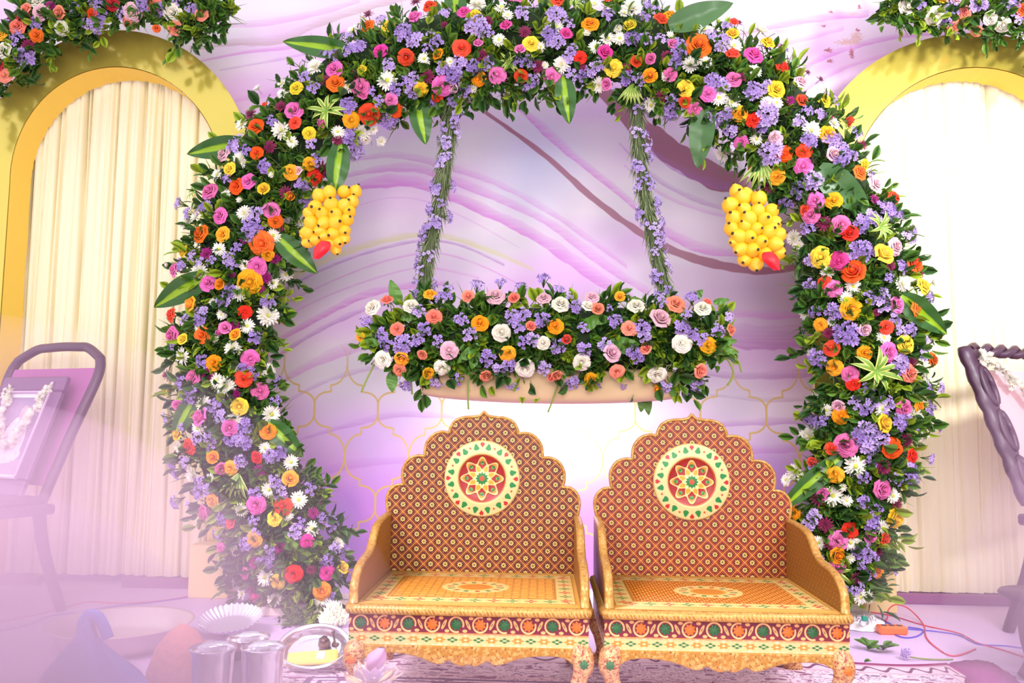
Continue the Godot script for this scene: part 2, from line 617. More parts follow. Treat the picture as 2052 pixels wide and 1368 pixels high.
# One flower per entry: a letter for its kind, then the pixel and the width it has in the photograph. «place» turns the pixel into a point and a direction on the bed of leaves.
func plant(list: String, parent, place: Callable):
	for e in list.split(" ", false):
		var kind = e.substr(0, 1)
		var v = e.substr(1).split(",")
		var px = float(v[0])
		var py = float(v[1])
		var sz = float(v[2]) if v.size() > 2 else rnd(20.0, 28.0)
		var spot = place.call(px, py)          # [point, outward direction, metres a pixel]
		var n = (spot[1] + Vector3(rnd() * 0.28, rnd() * 0.28, 0.25)).normalized()
		var s = sz * spot[2]
		var at = spot[0]
		var green = mat("flower_stem", rgb(74, 112, 40), 0.6)
		if ROSE_COLORS.has(kind):
			var c = ROSE_COLORS[kind]
			var shift = rng.randi() % 3
			var tint = Color.from_hsv(fposmod(rgb(c[1], c[2], c[3]).h + (shift - 1) * 0.008, 1.0), rgb(c[1], c[2], c[3]).s * [1.0, 0.9, 0.97][shift], rgb(c[1], c[2], c[3]).v * [0.97, 1.0, 0.93][shift])
			var m = petal_mat("%s_petal_%d" % [c[0], shift], tint)
			var k = rng.randi() % 3 if sz >= 25 else 3 + (rng.randi() % 2 if sz < 22 else 0)
			if sz >= 25 and rng.randf() < 0.14:
				k = 3
			var grow = 1.2 if k < 3 else (1.25 if k == 3 else 1.4)
			if k >= 3:
				n = (n + Vector3(rnd() * 0.5, rnd() * 0.5, 0)).normalized()
			put("rose", rose_mesh(k), [m, green], parent, facing(n, at, s * grow, rnd() * PI)).set_meta("label", c[0].replace("_", " "))
		elif kind == "m":
			var k = 1 if sz > 30 and rng.randf() < 0.6 else (3 if sz < 22 else 0)
			put("chrysanthemum", mum_mesh(k), [petal_mat("white_ray_petal", rgb(244, 242, 226)), mat("green_eye", rgb(196, 200, 84), 0.7)], parent, facing(n, at, s * 1.12, rnd() * PI)).set_meta("label", "white chrysanthemum")
		elif kind == "b":
			put("chrysanthemum", mum_mesh(2), [petal_mat("burgundy_ray_petal", rgb(140, 38, 84)), mat("dark_eye", rgb(96, 24, 48), 0.7)], parent, facing(n, at, s * 1.1, rnd() * PI)).set_meta("label", "burgundy chrysanthemum")
		elif kind == "g":
			put("chrysanthemum", mum_mesh(2), [petal_mat("magenta_ray_petal", rgb(164, 30, 122)), mat("dark_eye", rgb(96, 24, 48), 0.7)], parent, facing(n, at, s * 1.1, rnd() * PI)).set_meta("label", "magenta chrysanthemum")
		elif kind == "v":
			var k = 0 if sz > 31 else (1 if sz > 24 else (2 if sz > 18 else 3))
			var tone = rng.randi() % 3
			put("statice", statice_mesh(k), [petal_mat("violet_floret_%d" % tone, [rgb(182, 152, 218), rgb(168, 138, 208), rgb(196, 170, 226)][tone]), green], parent, facing(n, at, s * (1.2 if k < 2 else 1.3), rnd() * PI))
		elif kind == "t":      # a tuft of cream-edged leaves
			put("variegated_sprig", rosette_mesh(9, 0), sprig_mat(), parent, facing(n, at, s * 1.1, rnd() * PI))
		elif kind == "h":      # the same, hanging
			put("variegated_sprig", rosette_mesh(7, 1), sprig_mat(), parent, facing((n + Vector3(0, 0, 0.6)).normalized(), at, s, 0.0))

func greenery(parent, spots, leaf_length, per, spread, bright = 0.25):     # spots: [point, outward direction]; sprigs of small leaves, and needles between
	var where = []
	var tints = []
	var thin = []
	var thin_tints = []
	for s in spots:
		var n = s[1].normalized()
		var ax = (n + Vector3(rnd(), rnd(), rnd()) * spread).normalized()
		var droop = Vector3(0, -0.35, 0)
		var l = leaf_length * rnd(0.75, 1.2)
		var side = ax.cross(Vector3(rnd(), rnd(), rnd())).normalized()
		var lime = rng.randf() < bright
		for k in per:
			var t = float(k) / per
			var at = s[0] + (ax + droop * t * t) * l * 2.1 * t - n * l * 0.8
			var sgn = 1.0 if k % 2 == 0 else -1.0
			var dir = (ax * 0.7 + side * sgn * 0.8 + droop * 0.5 + Vector3(rnd(), rnd(), rnd()) * 0.25).normalized()
			if k == per - 1:
				dir = ax
			var face = (n + Vector3(rnd(), rnd(), rnd()) * 0.5)
			var x = dir.cross(face).normalized()
			var z = x.cross(dir)
			var ll = l * rnd(0.75, 1.15)
			where.append(Transform3D(Basis(x * ll * rnd(0.8, 1.15), dir * ll, z * ll), at))
			var c = rgb(150, 178, 40) if lime else [rgb(58, 98, 32), rgb(74, 118, 38), rgb(48, 86, 34), rgb(96, 136, 42)][rng.randi() % 4]
			tints.append(c.srgb_to_linear())
		for k in 2:
			var d2 = (n + Vector3(rnd(), rnd(), rnd()) * 0.9).normalized()
			var x2 = d2.cross(Vector3(0.3, 0.5, 0.8)).normalized()
			var l2 = leaf_length * rnd(1.0, 1.9)
			thin.append(Transform3D(Basis(x2 * l2 * 0.8, d2 * l2, x2.cross(d2) * l2 * 0.8), s[0] - n * l * 0.3))
			thin_tints.append(rgb(110, 140, 62).srgb_to_linear())
	copies("foliage", leaf_mesh(), leaf_mat(), where, tints, parent)
	copies("thin_stems", needle_mesh(), leaf_mat(), thin, thin_tints, parent)

# ---------------------------------------------------------------- the flower arch
var arch_line = []        # [pixel, half width] along the arch

func arch_spot(px, py):
	var p = Vector2(px, py)
	var best = 1e9
	var c = null
	var hw = 100.0
	for e in arch_line:
		var d = e[0].distance_squared_to(p)
		if d < best:
			best = d
			c = e[0]
			hw = e[1]
	var off = p - c
	var u = off.length() / hw
	var lift = sqrt(max(0.0, 1.0 - u * u))
	var z = ARCH_Z + 0.17 * lift + 0.035
	var dir = off.normalized() * min(u, 1.0)
	return [P(px, py, z), Vector3(dir.x, -dir.y, 0.35 + 0.9 * lift), abs(z) / FOCAL]

func flower_arch():
	var line = [Vector3(590, 1205, 92), Vector3(585, 1170, 108), Vector3(562, 1090, 122), Vector3(520, 1000, 122), Vector3(474, 900, 120), Vector3(447, 800, 110), Vector3(445, 700, 112), Vector3(455, 600, 112), Vector3(474, 500, 112), Vector3(502, 400, 112), Vector3(560, 290, 110), Vector3(645, 208, 110), Vector3(750, 145, 112), Vector3(870, 103, 112), Vector3(1010, 82, 106), Vector3(1150, 84, 104), Vector3(1285, 104, 112), Vector3(1400, 140, 116), Vector3(1500, 195, 116), Vector3(1592, 272, 114), Vector3(1655, 362, 112), Vector3(1702, 470, 114), Vector3(1730, 570, 126), Vector3(1745, 670, 124), Vector3(1750, 770, 116), Vector3(1742, 870, 116), Vector3(1722, 960, 122), Vector3(1694, 1040, 114), Vector3(1688, 1120, 94), Vector3(1706, 1188, 62)]
	for q in smooth_path(line, 8):
		arch_line.append([Vector2(q.x, q.y), q.z])
	var arch = base("flower_arch", "large horseshoe arch of mixed fresh roses, violet statice, white chrysanthemums and green leaves", "flower arch")
	# the stuffed core
	var core = start()
	var pts = []
	var radii = []
	for i in range(0, arch_line.size(), 3):
		var e = arch_line[i]
		pts.append(P(e[0].x, e[0].y, ARCH_Z))
		radii.append(e[1] * 0.66 * abs(ARCH_Z) / FOCAL)
	tube(core, pts, radii, 14, 0.62)
	put("leaf_bed", done(core), mat("leaf_bed", rgb(38, 58, 26), 0.9), arch)
	# the two feet
	var foot = [P(470, 1213, ARCH_Z + 0.16), P(703, 1226, ARCH_Z + 0.16)]
	put("base_board", box_mesh(Vector3(foot[0].x, 0.0, ARCH_Z - 0.16), Vector3(foot[1].x, 0.035, ARCH_Z + 0.16)), mat("pale_timber", rgb(222, 206, 196), 0.7), arch)
	put("base_board", box_mesh(Vector3(P(1650, 1215, ARCH_Z).x, 0.0, ARCH_Z - 0.16), Vector3(P(1745, 1215, ARCH_Z).x, 0.035, ARCH_Z + 0.12)), mats["pale_timber"], arch)
	# small leaves
	var spots = []
	for i in 1600:
		var e = arch_line[rng.randi() % arch_line.size()]
		var a = rng.randf() * TAU
		var r = sqrt(rng.randf()) * 1.0
		var q = e[0] + Vector2(cos(a), sin(a)) * e[1] * r
		var s = arch_spot(q.x, q.y)
		if q.y > 1196.0:
			continue
		spots.append([s[0] - Vector3(0, 0, 0.06), s[1]])
	for i in 300:          # the backs, so that the arch is leafy from the side as well
		var e = arch_line[rng.randi() % arch_line.size()]
		var a = rng.randf() * TAU
		var q = e[0] + Vector2(cos(a), sin(a)) * e[1] * 0.75
		if q.y > 1190.0:
			continue
		spots.append([P(q.x, q.y, ARCH_Z - 0.1), Vector3(cos(a), -sin(a), -0.6)])
	greenery(arch, spots, 0.062, 6, 0.55, 0.2)
	# broad leaves: base, tip, width
	for l in [["striped", 700, 102, 566, 83, 44], ["striped", 492, 286, 374, 309, 48], ["striped", 683, 285, 669, 394, 48], ["striped", 553, 472, 636, 548, 46], ["striped", 412, 552, 308, 616, 54], ["striped", 536, 846, 608, 916, 46], ["striped", 386, 800, 346, 880, 40], ["striped", 562, 1072, 648, 1130, 44], ["striped", 916, -22, 909, 42, 48], ["striped", 836, 200, 853, 290, 46], ["striped", 1128, 152, 1141, 249, 44], ["plain", 1340, 52, 1470, 6, 52], ["plain", 1412, 212, 1398, 338, 52], ["plain", 1640, 336, 1746, 428, 64], ["striped", 1806, 592, 1898, 670, 50], ["striped", 1684, 916, 1560, 1024, 40]]:
		var inner_spot = arch_spot(l[1], l[2])
		long_leaf("broad_leaf", Vector2(l[1], l[2]), Vector2(l[3], l[4]), l[5], inner_spot[0].z - 0.01, min(ARCH_Z + 0.12, inner_spot[0].z), l[0], arch, rnd() * 0.25)
	for group in ARCH_FLOWERS:
		plant(group, arch, arch_spot)

const ARCH_FLOWERS = [
	# the left leg, from the floor up
	"a429,917,24 P445,935,26 a463,937,28 r519,914,24 a580,960,30 g521,942,26 m583,926,30 m387,951,34 m422,958,22 a428,1002,30 P419,1024,32 m539,981,30 P515,1010,36 r568,1014,34 m483,1022,30 m598,1001,34 g628,1028,24 b645,1008,16 y551,1039,28 m577,1032,22 r469,1048,24 m625,1059,30 a511,1079,30 v511,1071,24 d616,1084,26 m679,1088,24 g560,1096,26 P447,1099,26 m469,1101,28 m444,1118,26 g510,1128,26 P497,1148,22 m531,1156,36 y557,1165,28 r588,1150,34 b623,1141,20 d655,1147,28 y683,1139,24 a645,1184,32 m551,1199,32 m643,1202,26 m469,1171,28 m484,1188,28 g505,1183,22 d521,1194,18",
	"v355,1004 v384,1012 v400,987 v417,980 v357,945 v347,925 v404,965 v484,925 v558,910 v543,915 v514,989,28 v563,987,28 v551,965 v620,980 v439,1069 v449,1039 v511,1043 v604,1047 v648,1039 v663,1049 v541,1101 v543,1121 v530,1126,26 v668,1099 v653,1124 v663,1200 v494,1089 v593,1066 v688,1109 h478,948,60",
	"a391,611,30 r347,631,28 P350,672,36 y370,681,22 o407,672,32 P452,658,24 P439,670,14 r491,625,26 a475,673,24 P501,719,34 a429,727,30 P389,757,32 r489,758,34 g417,749,28 g335,752,26 P521,784,32 y339,783,24 P360,809,24 y480,814,32 g475,789,24 P411,839,36 P460,857,30 a537,865,30 y361,871,24 r382,894,32 b568,883,20 g471,651,20",
	"m537,632,44 m444,630,22 m495,653,30 m366,714,38 m467,697,34 m335,709,32 m471,735,22 m537,742,30 m434,762,30 m453,773,40 m408,811,36 m468,840,34 m544,830,38 m396,858,30 m417,861,24 m335,811,26 m358,898,26 m531,898,24 m399,655,22 m429,675,22",
	"v407,627 v374,640 v402,642 v536,605 v449,604 v509,677 v347,700 v407,724,26 v506,747 v491,737 v366,764 v383,788,38 v553,765 v439,804 v427,814 v443,835,28 v491,851,28 v490,866 v481,883 v494,888 v464,881 v397,876 v419,878 v424,891 v367,858 v335,835 v549,803 v558,908 v541,913 v375,923 v350,923 v484,923",
	"y462,340,28 o476,373,32 P499,365,32 P423,386,36 y530,381,24 a583,345,30 k598,345,20 b573,386,28 a586,390,20 P544,422,32 o552,443,28 P443,433,32 o406,469,36 a448,470,30 y371,505,26 b560,458,20 g491,477,24 o526,488,46 a535,510,24 g413,508,28 g551,521,28 P516,534,36 P353,541,28 g466,552,14 g534,557,24 a502,565,46 P419,568,32 a444,571,22 g521,578,20",
	"m490,427,32 m439,499,28 m399,545,36 m491,532,24 m548,472,30 m603,444,30 m573,549,32 m548,566,26 m479,587,32 m428,607,18 m375,447,38 m392,436,20 m452,388,22 m484,326,22 m337,531,18 m546,349,20 m481,402,16 m434,350,26 m396,491,16 t392,384,50",
	"v457,361 v531,334 v514,428,28 v499,449,26 v521,452 v504,467,36 v474,499 v459,519 v466,531 v387,516 v402,529 v424,524 v367,531 v362,409 v404,422 v419,411 v380,429 v611,400 v618,412 v603,372 v449,603 v462,583",
	# the left shoulder
	"y595,178,28 P671,140,34 o673,169,36 y727,143,20 b714,148,24 b653,161,24 P723,177,36 P723,192,22 r740,229,40 a703,241,32 P590,223,36 r592,246,26 o514,255,34 b502,229,26 b563,213,26 r532,212,12 P640,251,20 y620,268,26 o515,307,26 b541,294,28 k451,310,32 a620,328,26 b645,341,36 r630,356,32 b676,280,24",
	"m631,133,34 m518,179,20 m564,167,24 m566,187,26 m698,173,28 m484,249,28 m563,261,38 m585,284,24 m482,318,32 m677,264,26 m725,266,36 m733,279,26 m748,259,22 m621,368,24 m707,61,32 m776,161,42 m850,118,28 m902,124,22 m820,220,28 m764,283,22 m948,177,20 m956,9,36 m818,40,26",
	"v643,96 v661,97 v653,110 v673,113 v702,102 v696,77 v723,95 v611,157 v630,177 v698,213,32 v744,182,16 v545,243,22 v478,291,36 v459,295 v495,301 v531,333 v625,286 v703,276,34 v710,301,38 v700,266 v632,321 v606,371 t655,222,76",
	"r862,15,28 P835,42,30 y779,54,28 o739,54,28 b738,30,26 d930,27,28 y952,33,28 b834,4,26 b891,50,18 d763,104,30 r814,113,32 a882,113,24 r925,98,36 P958,91,20 b966,112,28 b857,153,30 P885,172,38 r876,192,22 y843,178,28 a959,156,30 P784,199,26 o792,221,28 b764,229,24 k909,174,22",
	"v766,40 v811,68,38 v832,82,36 v780,131,26 v813,164 v827,185,28 v792,178 v827,159 v876,87,28 v855,98,18 v862,68,16 v893,30,26 v956,56,46 v888,138,28 v921,126,30 v909,152,32 v921,145 v949,136,32 v977,127 v977,68 v778,239,34 v759,206,22 v745,184,16 v701,98,22 v865,208,28 v722,94 v930,180 v696,213",
	# the crown
	"P1036,5,36 d1015,56,24 b979,41,20 b1052,64,26 r1121,5,32 r1214,2,22 y1064,89,32 P1043,103,22 d1133,71,24 a1183,51,34 d1210,109,30 r1162,116,26 y1229,138,34 y1264,55,26 b1079,133,28 r1044,152,26 P1105,153,32 P997,150,34 b1253,138,24 b1168,136,18 P1219,168,24 r1273,125,22 b1008,159,16 t1020,124,44 t1150,10,40 h1268,168,52",
	"m1005,14,30 m1000,80,28 m1083,94,22 m1125,129,34 m1115,54,30 m1191,7,26 m1265,16,42 m1251,26,24 m1218,77,32 m1242,77,28 m1239,58,22 m1193,94,28 m1200,171,32 m1092,131,18 m1017,30 m1176,68,20 v1046,29,30 v1113,35,40 v1101,70,32 v1113,84,34 v1139,49,22 v1218,33,26 v1266,80,32 v1060,126 v1041,126 v1140,115 v1148,103 v1148,150 v1188,140,28 v1202,129 v1167,150 v1069,159 v1057,168,26 v1255,157,28",
	"r1320,45,28 a1343,34,28 o1399,94,48 P1347,92,22 b1336,113,26 P1306,119,22 a1303,154,28 P1343,149,26 y1373,178,32 b1326,194,28 r1372,205,24 P1392,217,30 P1419,188,32 P1470,160,30 b1486,154,22 r1467,116,28 d1508,114,38 r1566,138,30 y1537,88,28 y1467,72,24 r1469,48,18 b1480,47,20 y1554,181,36 a1482,229,30 r1511,241,30 P1486,286,28 k1554,276,26 o1571,309,30 r1506,332,18",
	"m1383,129,34 m1414,124,30 m1414,60,36 m1471,92,36 m1513,142,30 m1441,196,32 m1467,204,34 m1523,62,38 m1282,216,28 m1305,211,32 m1320,224,32 m1372,224,22 m1516,278,26 m1450,307,36 m1538,204,26 m1556,206,28 m1337,152 m1342,72,18",
	"v1295,11 v1308,21 v1290,35 v1292,80 v1325,82,24 v1285,300 v1359,92,28 v1359,109,30 v1379,92,18 v1349,127 v1423,75,28 v1451,82 v1456,57,26 v1444,97 v1426,164,32 v1452,171 v1436,176,26 v1508,184,36 v1536,174 v1535,229,46 v1523,256,26 v1431,239,36 v1459,229,26 v1465,261 v1347,199 v1344,221,36 v1285,159 v1546,306,46 v1566,99 h1526,318,70",
	# the right leg, downwards
	"k1603,168,30 b1643,160,20 b1618,146,16 r1603,204,24 y1649,203,30 m1656,182,28 m1598,126,30 g1584,201,20 a1657,271,34 r1611,303,30 r1701,252,18 b1727,291,24 k1665,311,28 P1609,335,34 o1721,347,30 y1726,331,22 a1557,353,32 k1752,370,32 r1787,398,30 g1752,399,20 P1633,402,32 a1670,403,32 r1610,421,22 P1625,433,32 o1564,417,24 b1542,373,26 b1667,238,16 m1626,262,38 m1671,247",
	"v1641,232 v1599,244 v1665,284,38 v1619,284,34 v1713,269,28 v1688,299 v1681,321,38 v1703,314,26 v1624,363,34 v1601,381,30 v1669,202 v1575,406 v1614,222 v1742,353 v1765,416 v1743,436 v1780,421 v1636,361",
	"P1684,451,36 r1703,470,30 b1651,447,32 y1647,516,40 d1681,523,36 y1763,514,40 k1790,495,34 o1714,549,44 o1826,533,32 b1842,548,22 b1785,532,20 r1653,567,26 P1669,579,32 y1846,575,34 a1704,619,40 P1795,611,32 o1833,618,32 a1645,650,26 b1659,666,24 r1775,655,26 k1730,660,24 r1667,698,30 y1812,690,34 a1732,707,28 P1778,705,36 a1673,736,30 o1865,721,28 s1819,748,34 P1703,751,30 b1828,725,22 b1756,626,16",
	"m1590,477,32 m1600,492,22 m1659,544,28 m1710,574,30 m1697,597,28 m1809,569,32 m1858,579,22 m1613,629,26 m1667,644,20 m1771,676,28 m1857,753,30 m1626,708,22 m1867,567,20 m1697,514,18 t1763,455,70 t1755,744,96",
	"v1749,440,28 v1722,450,34 v1776,427,36 v1796,432,26 v1723,505,44 v1627,522,26 v1804,536,26 v1780,555 v1625,572,26 v1600,592 v1766,592,28 v1766,611,30 v1739,599 v1667,624,30 v1682,626,26 v1637,624,24 v1699,671,48 v1791,641,28 v1806,664 v1821,661 v1853,689 v1642,718,36 v1801,726,34 v1786,738,26 v1806,738 v1843,711 v1819,480,30 v1824,467 v1856,597 v1620,455",
	"r1709,768,26 a1684,833,30 b1689,827,20 k1682,811,24 P1810,817,32 a1838,814,26 y1763,849,34 P1695,892,42 r1666,899,24 o1786,897,38 r1824,914,28 b1816,882,28 b1769,936,32 P1765,980,36 a1674,951,30 r1631,930,20 b1640,998,30 P1648,988,22 b1796,1010,26 y1792,1037,36 a1590,1026,30 b1654,1051,30 r1701,1063,30 P1679,1082,34 b1663,1090,24 P1742,1074,28 r1766,1077,24 r1578,1089,26 a1673,1112,30 P1676,1135,30 a1755,1141,30 b1759,1103,24 b1715,1159,24 b1575,1046,22 t1672,1142,64",
	"m1621,874,44 m1714,934,42 m1669,993,38 m1697,1003,22 m1592,944,32 m1575,961,24 m1612,959 m1768,819,30 m1656,822,24 m1632,798,22 m1833,832,36 m1851,872,30 m1789,993,30 m1856,752 m1689,976,18 m1575,1073,24 m1608,1085,30 m1640,1087,26 m1704,1087,30 m1720,1089 m1786,1124,30 m1702,1118 m1724,1196,30 m1741,1196,26 m1769,1056",
	"v1714,809 v1732,819 v1744,807 v1776,807 v1739,780 v1627,842,28 v1646,847 v1621,833 v1734,862,38 v1719,877,32 v1739,894,36 v1769,879,26 v1775,834 v1799,847,32 v1811,839 v1833,853 v1858,819 v1637,939,26 v1819,939,30 v1819,959,36 v1794,959,26 v1729,956 v1743,924 v1727,1006 v1756,1021 v1746,1033 v1744,1048,32 v1625,1048 v1631,1034 v1861,919 v1858,780 v1878,852 v1878,777 v1589,1054 v1616,1060,26 v1593,1078 v1632,1111,28 v1620,1130,26 v1718,1106 v1730,1097 v1726,1127 v1743,1117,28 v1718,1177 v1704,1181 v1696,1190 v1741,1150 v1786,1142"]

# ---------------------------------------------------------------- the setting
const WALL_LO = Vector2(-2.75, 0.0)      # the printed backdrop, in metres on the wall
const WALL_HI = Vector2(2.65, 3.3)

func setting():
	structure("floor", box_mesh(Vector3(-5, -0.12, -4.6), Vector3(5, 0.0, 2.5), 0.002), floor_mat())
	var st = start()
	box(st, Vector3(-4.2, 0.0, WALL_Z - 0.12), Vector3(4.2, 3.5, WALL_Z - 0.002), 0.002)
	var wall = structure("wall_back", done(st), mat("plain_board", rgb(214, 188, 222), 0.8))
	var print_ = start()
	quad(print_, Vector3(WALL_LO.x, WALL_HI.y, WALL_Z), Vector3(WALL_HI.x, WALL_HI.y, WALL_Z), Vector3(WALL_HI.x, 0.0, WALL_Z), Vector3(WALL_LO.x, 0.0, WALL_Z))
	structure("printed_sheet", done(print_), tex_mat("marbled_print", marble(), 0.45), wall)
	# dark boards that close the gap under the curtains
	var k = 0
	for e in [[-30, 75, 1152, 1166], [244, 400, 1146, 1166], [1770, 2090, 1194, 1210]]:
		var p = P(e[0], e[2], -4.05)
		var q = P(e[1], e[3], -4.05)
		structure("baseboard_%s" % ["outer", "left", "right"][k], box_mesh(Vector3(p.x, 0.0, -4.09), Vector3(q.x, 0.045, -4.05), 0.003), mat("plum_board", rgb(140, 84, 128), 0.6))
		k += 1

func floor_mat():
	var m = mat("lilac_floor_cloth", rgb(216, 190, 228), 0.55)
	m.normal_enabled = true
	m.normal_texture = grain_normal(0.02)
	m.normal_scale = 0.25
	m.uv1_triplanar = true
	m.uv1_world_triplanar = true
	m.uv1_scale = Vector3.ONE * 1.3
	return m

func marble():
	var w = 2048
	var h = 1252
	var sx = w / (WALL_HI.x - WALL_LO.x)
	# broad tones
	var small = Image.create(180, 110, false, Image.FORMAT_RGB8)
	var n = noise(21, 0.018, 3)
	var n2 = noise(22, 0.05, 2)
	for y in 110:
		for x in 180:
			var u = x / 179.0
			var v = y / 109.0
			var wx = WALL_LO.x + (WALL_HI.x - WALL_LO.x) * u
			var wy = WALL_HI.y * (1.0 - v)
			var q = n.get_noise_2d(x * 0.8 - y * 0.3, y * 2.4 + x * 0.5)
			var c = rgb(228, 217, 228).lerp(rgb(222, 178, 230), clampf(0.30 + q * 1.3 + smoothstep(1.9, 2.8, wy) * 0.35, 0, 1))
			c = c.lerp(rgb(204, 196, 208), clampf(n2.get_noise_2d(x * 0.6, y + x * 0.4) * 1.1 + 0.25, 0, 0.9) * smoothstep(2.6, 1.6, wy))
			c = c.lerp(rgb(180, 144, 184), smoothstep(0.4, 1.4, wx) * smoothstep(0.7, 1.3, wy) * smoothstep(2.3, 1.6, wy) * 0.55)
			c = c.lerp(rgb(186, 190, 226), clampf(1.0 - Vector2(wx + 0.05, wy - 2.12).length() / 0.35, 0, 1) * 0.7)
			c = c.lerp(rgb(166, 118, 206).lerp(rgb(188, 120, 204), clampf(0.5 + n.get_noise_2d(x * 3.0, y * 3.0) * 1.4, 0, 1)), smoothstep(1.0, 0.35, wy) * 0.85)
			small.set_pixel(x, y, c)
	small.resize(w, h, Image.INTERPOLATE_CUBIC)
	# the flowing bands: colour, opacity, half width in pixels of the photograph, then the line they follow
	var brown = rgb(150, 88, 112)
	var pink = rgb(206, 120, 208)
	var plum = rgb(170, 112, 190)
	var olive = rgb(212, 204, 148)
	var sand = rgb(192, 160, 172)
	var bands = [
		[brown, 0.85, [14, 26, 24, 18, 12], [[1196, 172], [1290, 262], [1400, 338], [1490, 372], [1600, 392], [1760, 396]]],
		[brown, 0.8, [3, 5, 7, 7, 9, 9, 6], [[930, 196], [1020, 258], [1100, 318], [1180, 390], [1262, 452], [1340, 498], [1430, 528], [1540, 542], [1660, 520]]],
		[plum, 0.6, [3, 8, 12, 5], [[1260, 262], [1340, 326], [1420, 362], [1500, 382]]],
		[plum, 0.45, [2, 6, 6, 3], [[1240, 286], [1320, 360], [1420, 408], [1520, 428]]],
		[pink, 0.4, [3, 5, 4], [[1250, 330], [1330, 390], [1420, 424], [1500, 440]]],
		[pink, 0.7, [4, 10, 8, 12, 5], [[985, 168], [1060, 232], [1150, 312], [1240, 384], [1330, 460], [1420, 500], [1520, 508]]],
		[pink, 0.85, [6, 14, 13, 12, 13, 14, 8], [[690, 384], [745, 366], [830, 364], [909, 394], [978, 424], [1056, 462], [1119, 501], [1197, 556], [1280, 606]]],
		[pink, 0.6, [4, 10, 9, 9, 10, 8], [[690, 352], [760, 338], [835, 336], [912, 362], [1012, 402], [1100, 446], [1165, 494], [1237, 546], [1300, 584]]],
		[pink, 0.45, [3, 9, 8, 7, 7, 5], [[700, 322], [770, 310], [835, 316], [915, 338], [1003, 370], [1100, 422], [1181, 478], [1256, 533]]],
		[pink, 0.5, [1.5, 2, 1.5], [[720, 410], [780, 396], [850, 402], [940, 440], [1040, 496]]],
		[olive, 0.85, [5, 8, 7, 6, 4], [[540, 580], [640, 524], [740, 488], [830, 470], [900, 474], [990, 504], [1070, 540]]],
		[plum, 0.7, [3, 4, 3], [[540, 596], [640, 542], [740, 504], [840, 482], [920, 490], [1010, 530]]],
		[pink, 0.6, [2, 3, 2], [[560, 612], [680, 556], [780, 520], [870, 506], [960, 530], [1060, 580]]],
		[pink, 0.5, [2, 3, 3], [[560, 640], [660, 590], [780, 548], [860, 536], [960, 556]]],
		[pink, 0.75, [5, 9, 6], [[540, 690], [640, 634], [730, 590], [830, 570], [900, 566]]],
		[plum, 0.6, [4, 6, 3], [[540, 722], [640, 660], [740, 616], [860, 590]]],
		[pink, 0.5, [6, 16, 12], [[550, 770], [650, 716], [760, 680], [900, 668], [1060, 700]]],
		[plum, 0.4, [3, 6, 4], [[560, 812], [660, 760], [790, 730], [940, 740]]],
		[plum, 0.45, [3, 8, 5], [[600, 880], [700, 850], [800, 830], [940, 836]]],
		[plum, 0.35, [3, 10, 6], [[600, 960], [700, 930], [830, 920]]],
		[rgb(168, 104, 172), 0.65, [10, 22, 26, 22], [[1330, 640], [1450, 668], [1560, 676], [1700, 660]]],
		[rgb(158, 104, 166), 0.5, [4, 9, 9], [[1360, 742], [1480, 752], [1600, 748], [1720, 736]]],
		[pink, 0.55, [4, 8, 10, 6], [[1330, 602], [1420, 618], [1540, 630], [1680, 624]]],
		[plum, 0.55, [4, 9, 7], [[1400, 852], [1500, 846], [1600, 842], [1720, 846]]],
		[rgb(190, 120, 206), 0.5, [4, 10, 6], [[1400, 912], [1500, 902], [1640, 896]]],
		[rgb(160, 120, 168), 0.35, [2, 6, 4], [[1420, 790], [1540, 800], [1680, 796]]],
		# upper left
		[sand, 0.8, [6, 11, 10, 10], [[380, 96], [470, 84], [560, 78], [650, 40], [760, 6], [860, -20]]],
		[pink, 0.7, [3, 5, 4], [[400, 122], [490, 104], [590, 92], [690, 62], [760, 40]]],
		[pink, 0.4, [6, 9, 6], [[420, 50], [520, 46], [640, 24], [720, 0]]],
		[plum, 0.4, [2, 4, 2], [[440, 140], [560, 118], [680, 92]]],
		[pink, 0.35, [4, 12, 8], [[470, 200], [560, 180], [660, 150]]],
		# upper right
		[pink, 0.7, [4, 7, 6, 5], [[1560, 170], [1640, 118], [1740, 84], [1840, 68], [1960, 66]]],
		[pink, 0.5, [3, 5, 4], [[1580, 200], [1680, 140], [1780, 108]]],
		[plum, 0.5, [3, 6, 5], [[1620, 230], [1700, 170], [1790, 130]]],
		[pink, 0.6, [3, 9, 8], [[1470, 70], [1560, 50], [1650, 34], [1740, 26]]],
		[rgb(228, 218, 172), 0.8, [3, 8, 7], [[1560, 38], [1640, 22], [1720, -6], [1800, -30]]],
		[pink, 0.4, [4, 6, 5], [[1500, 100], [1600, 80], [1690, 56]]]]
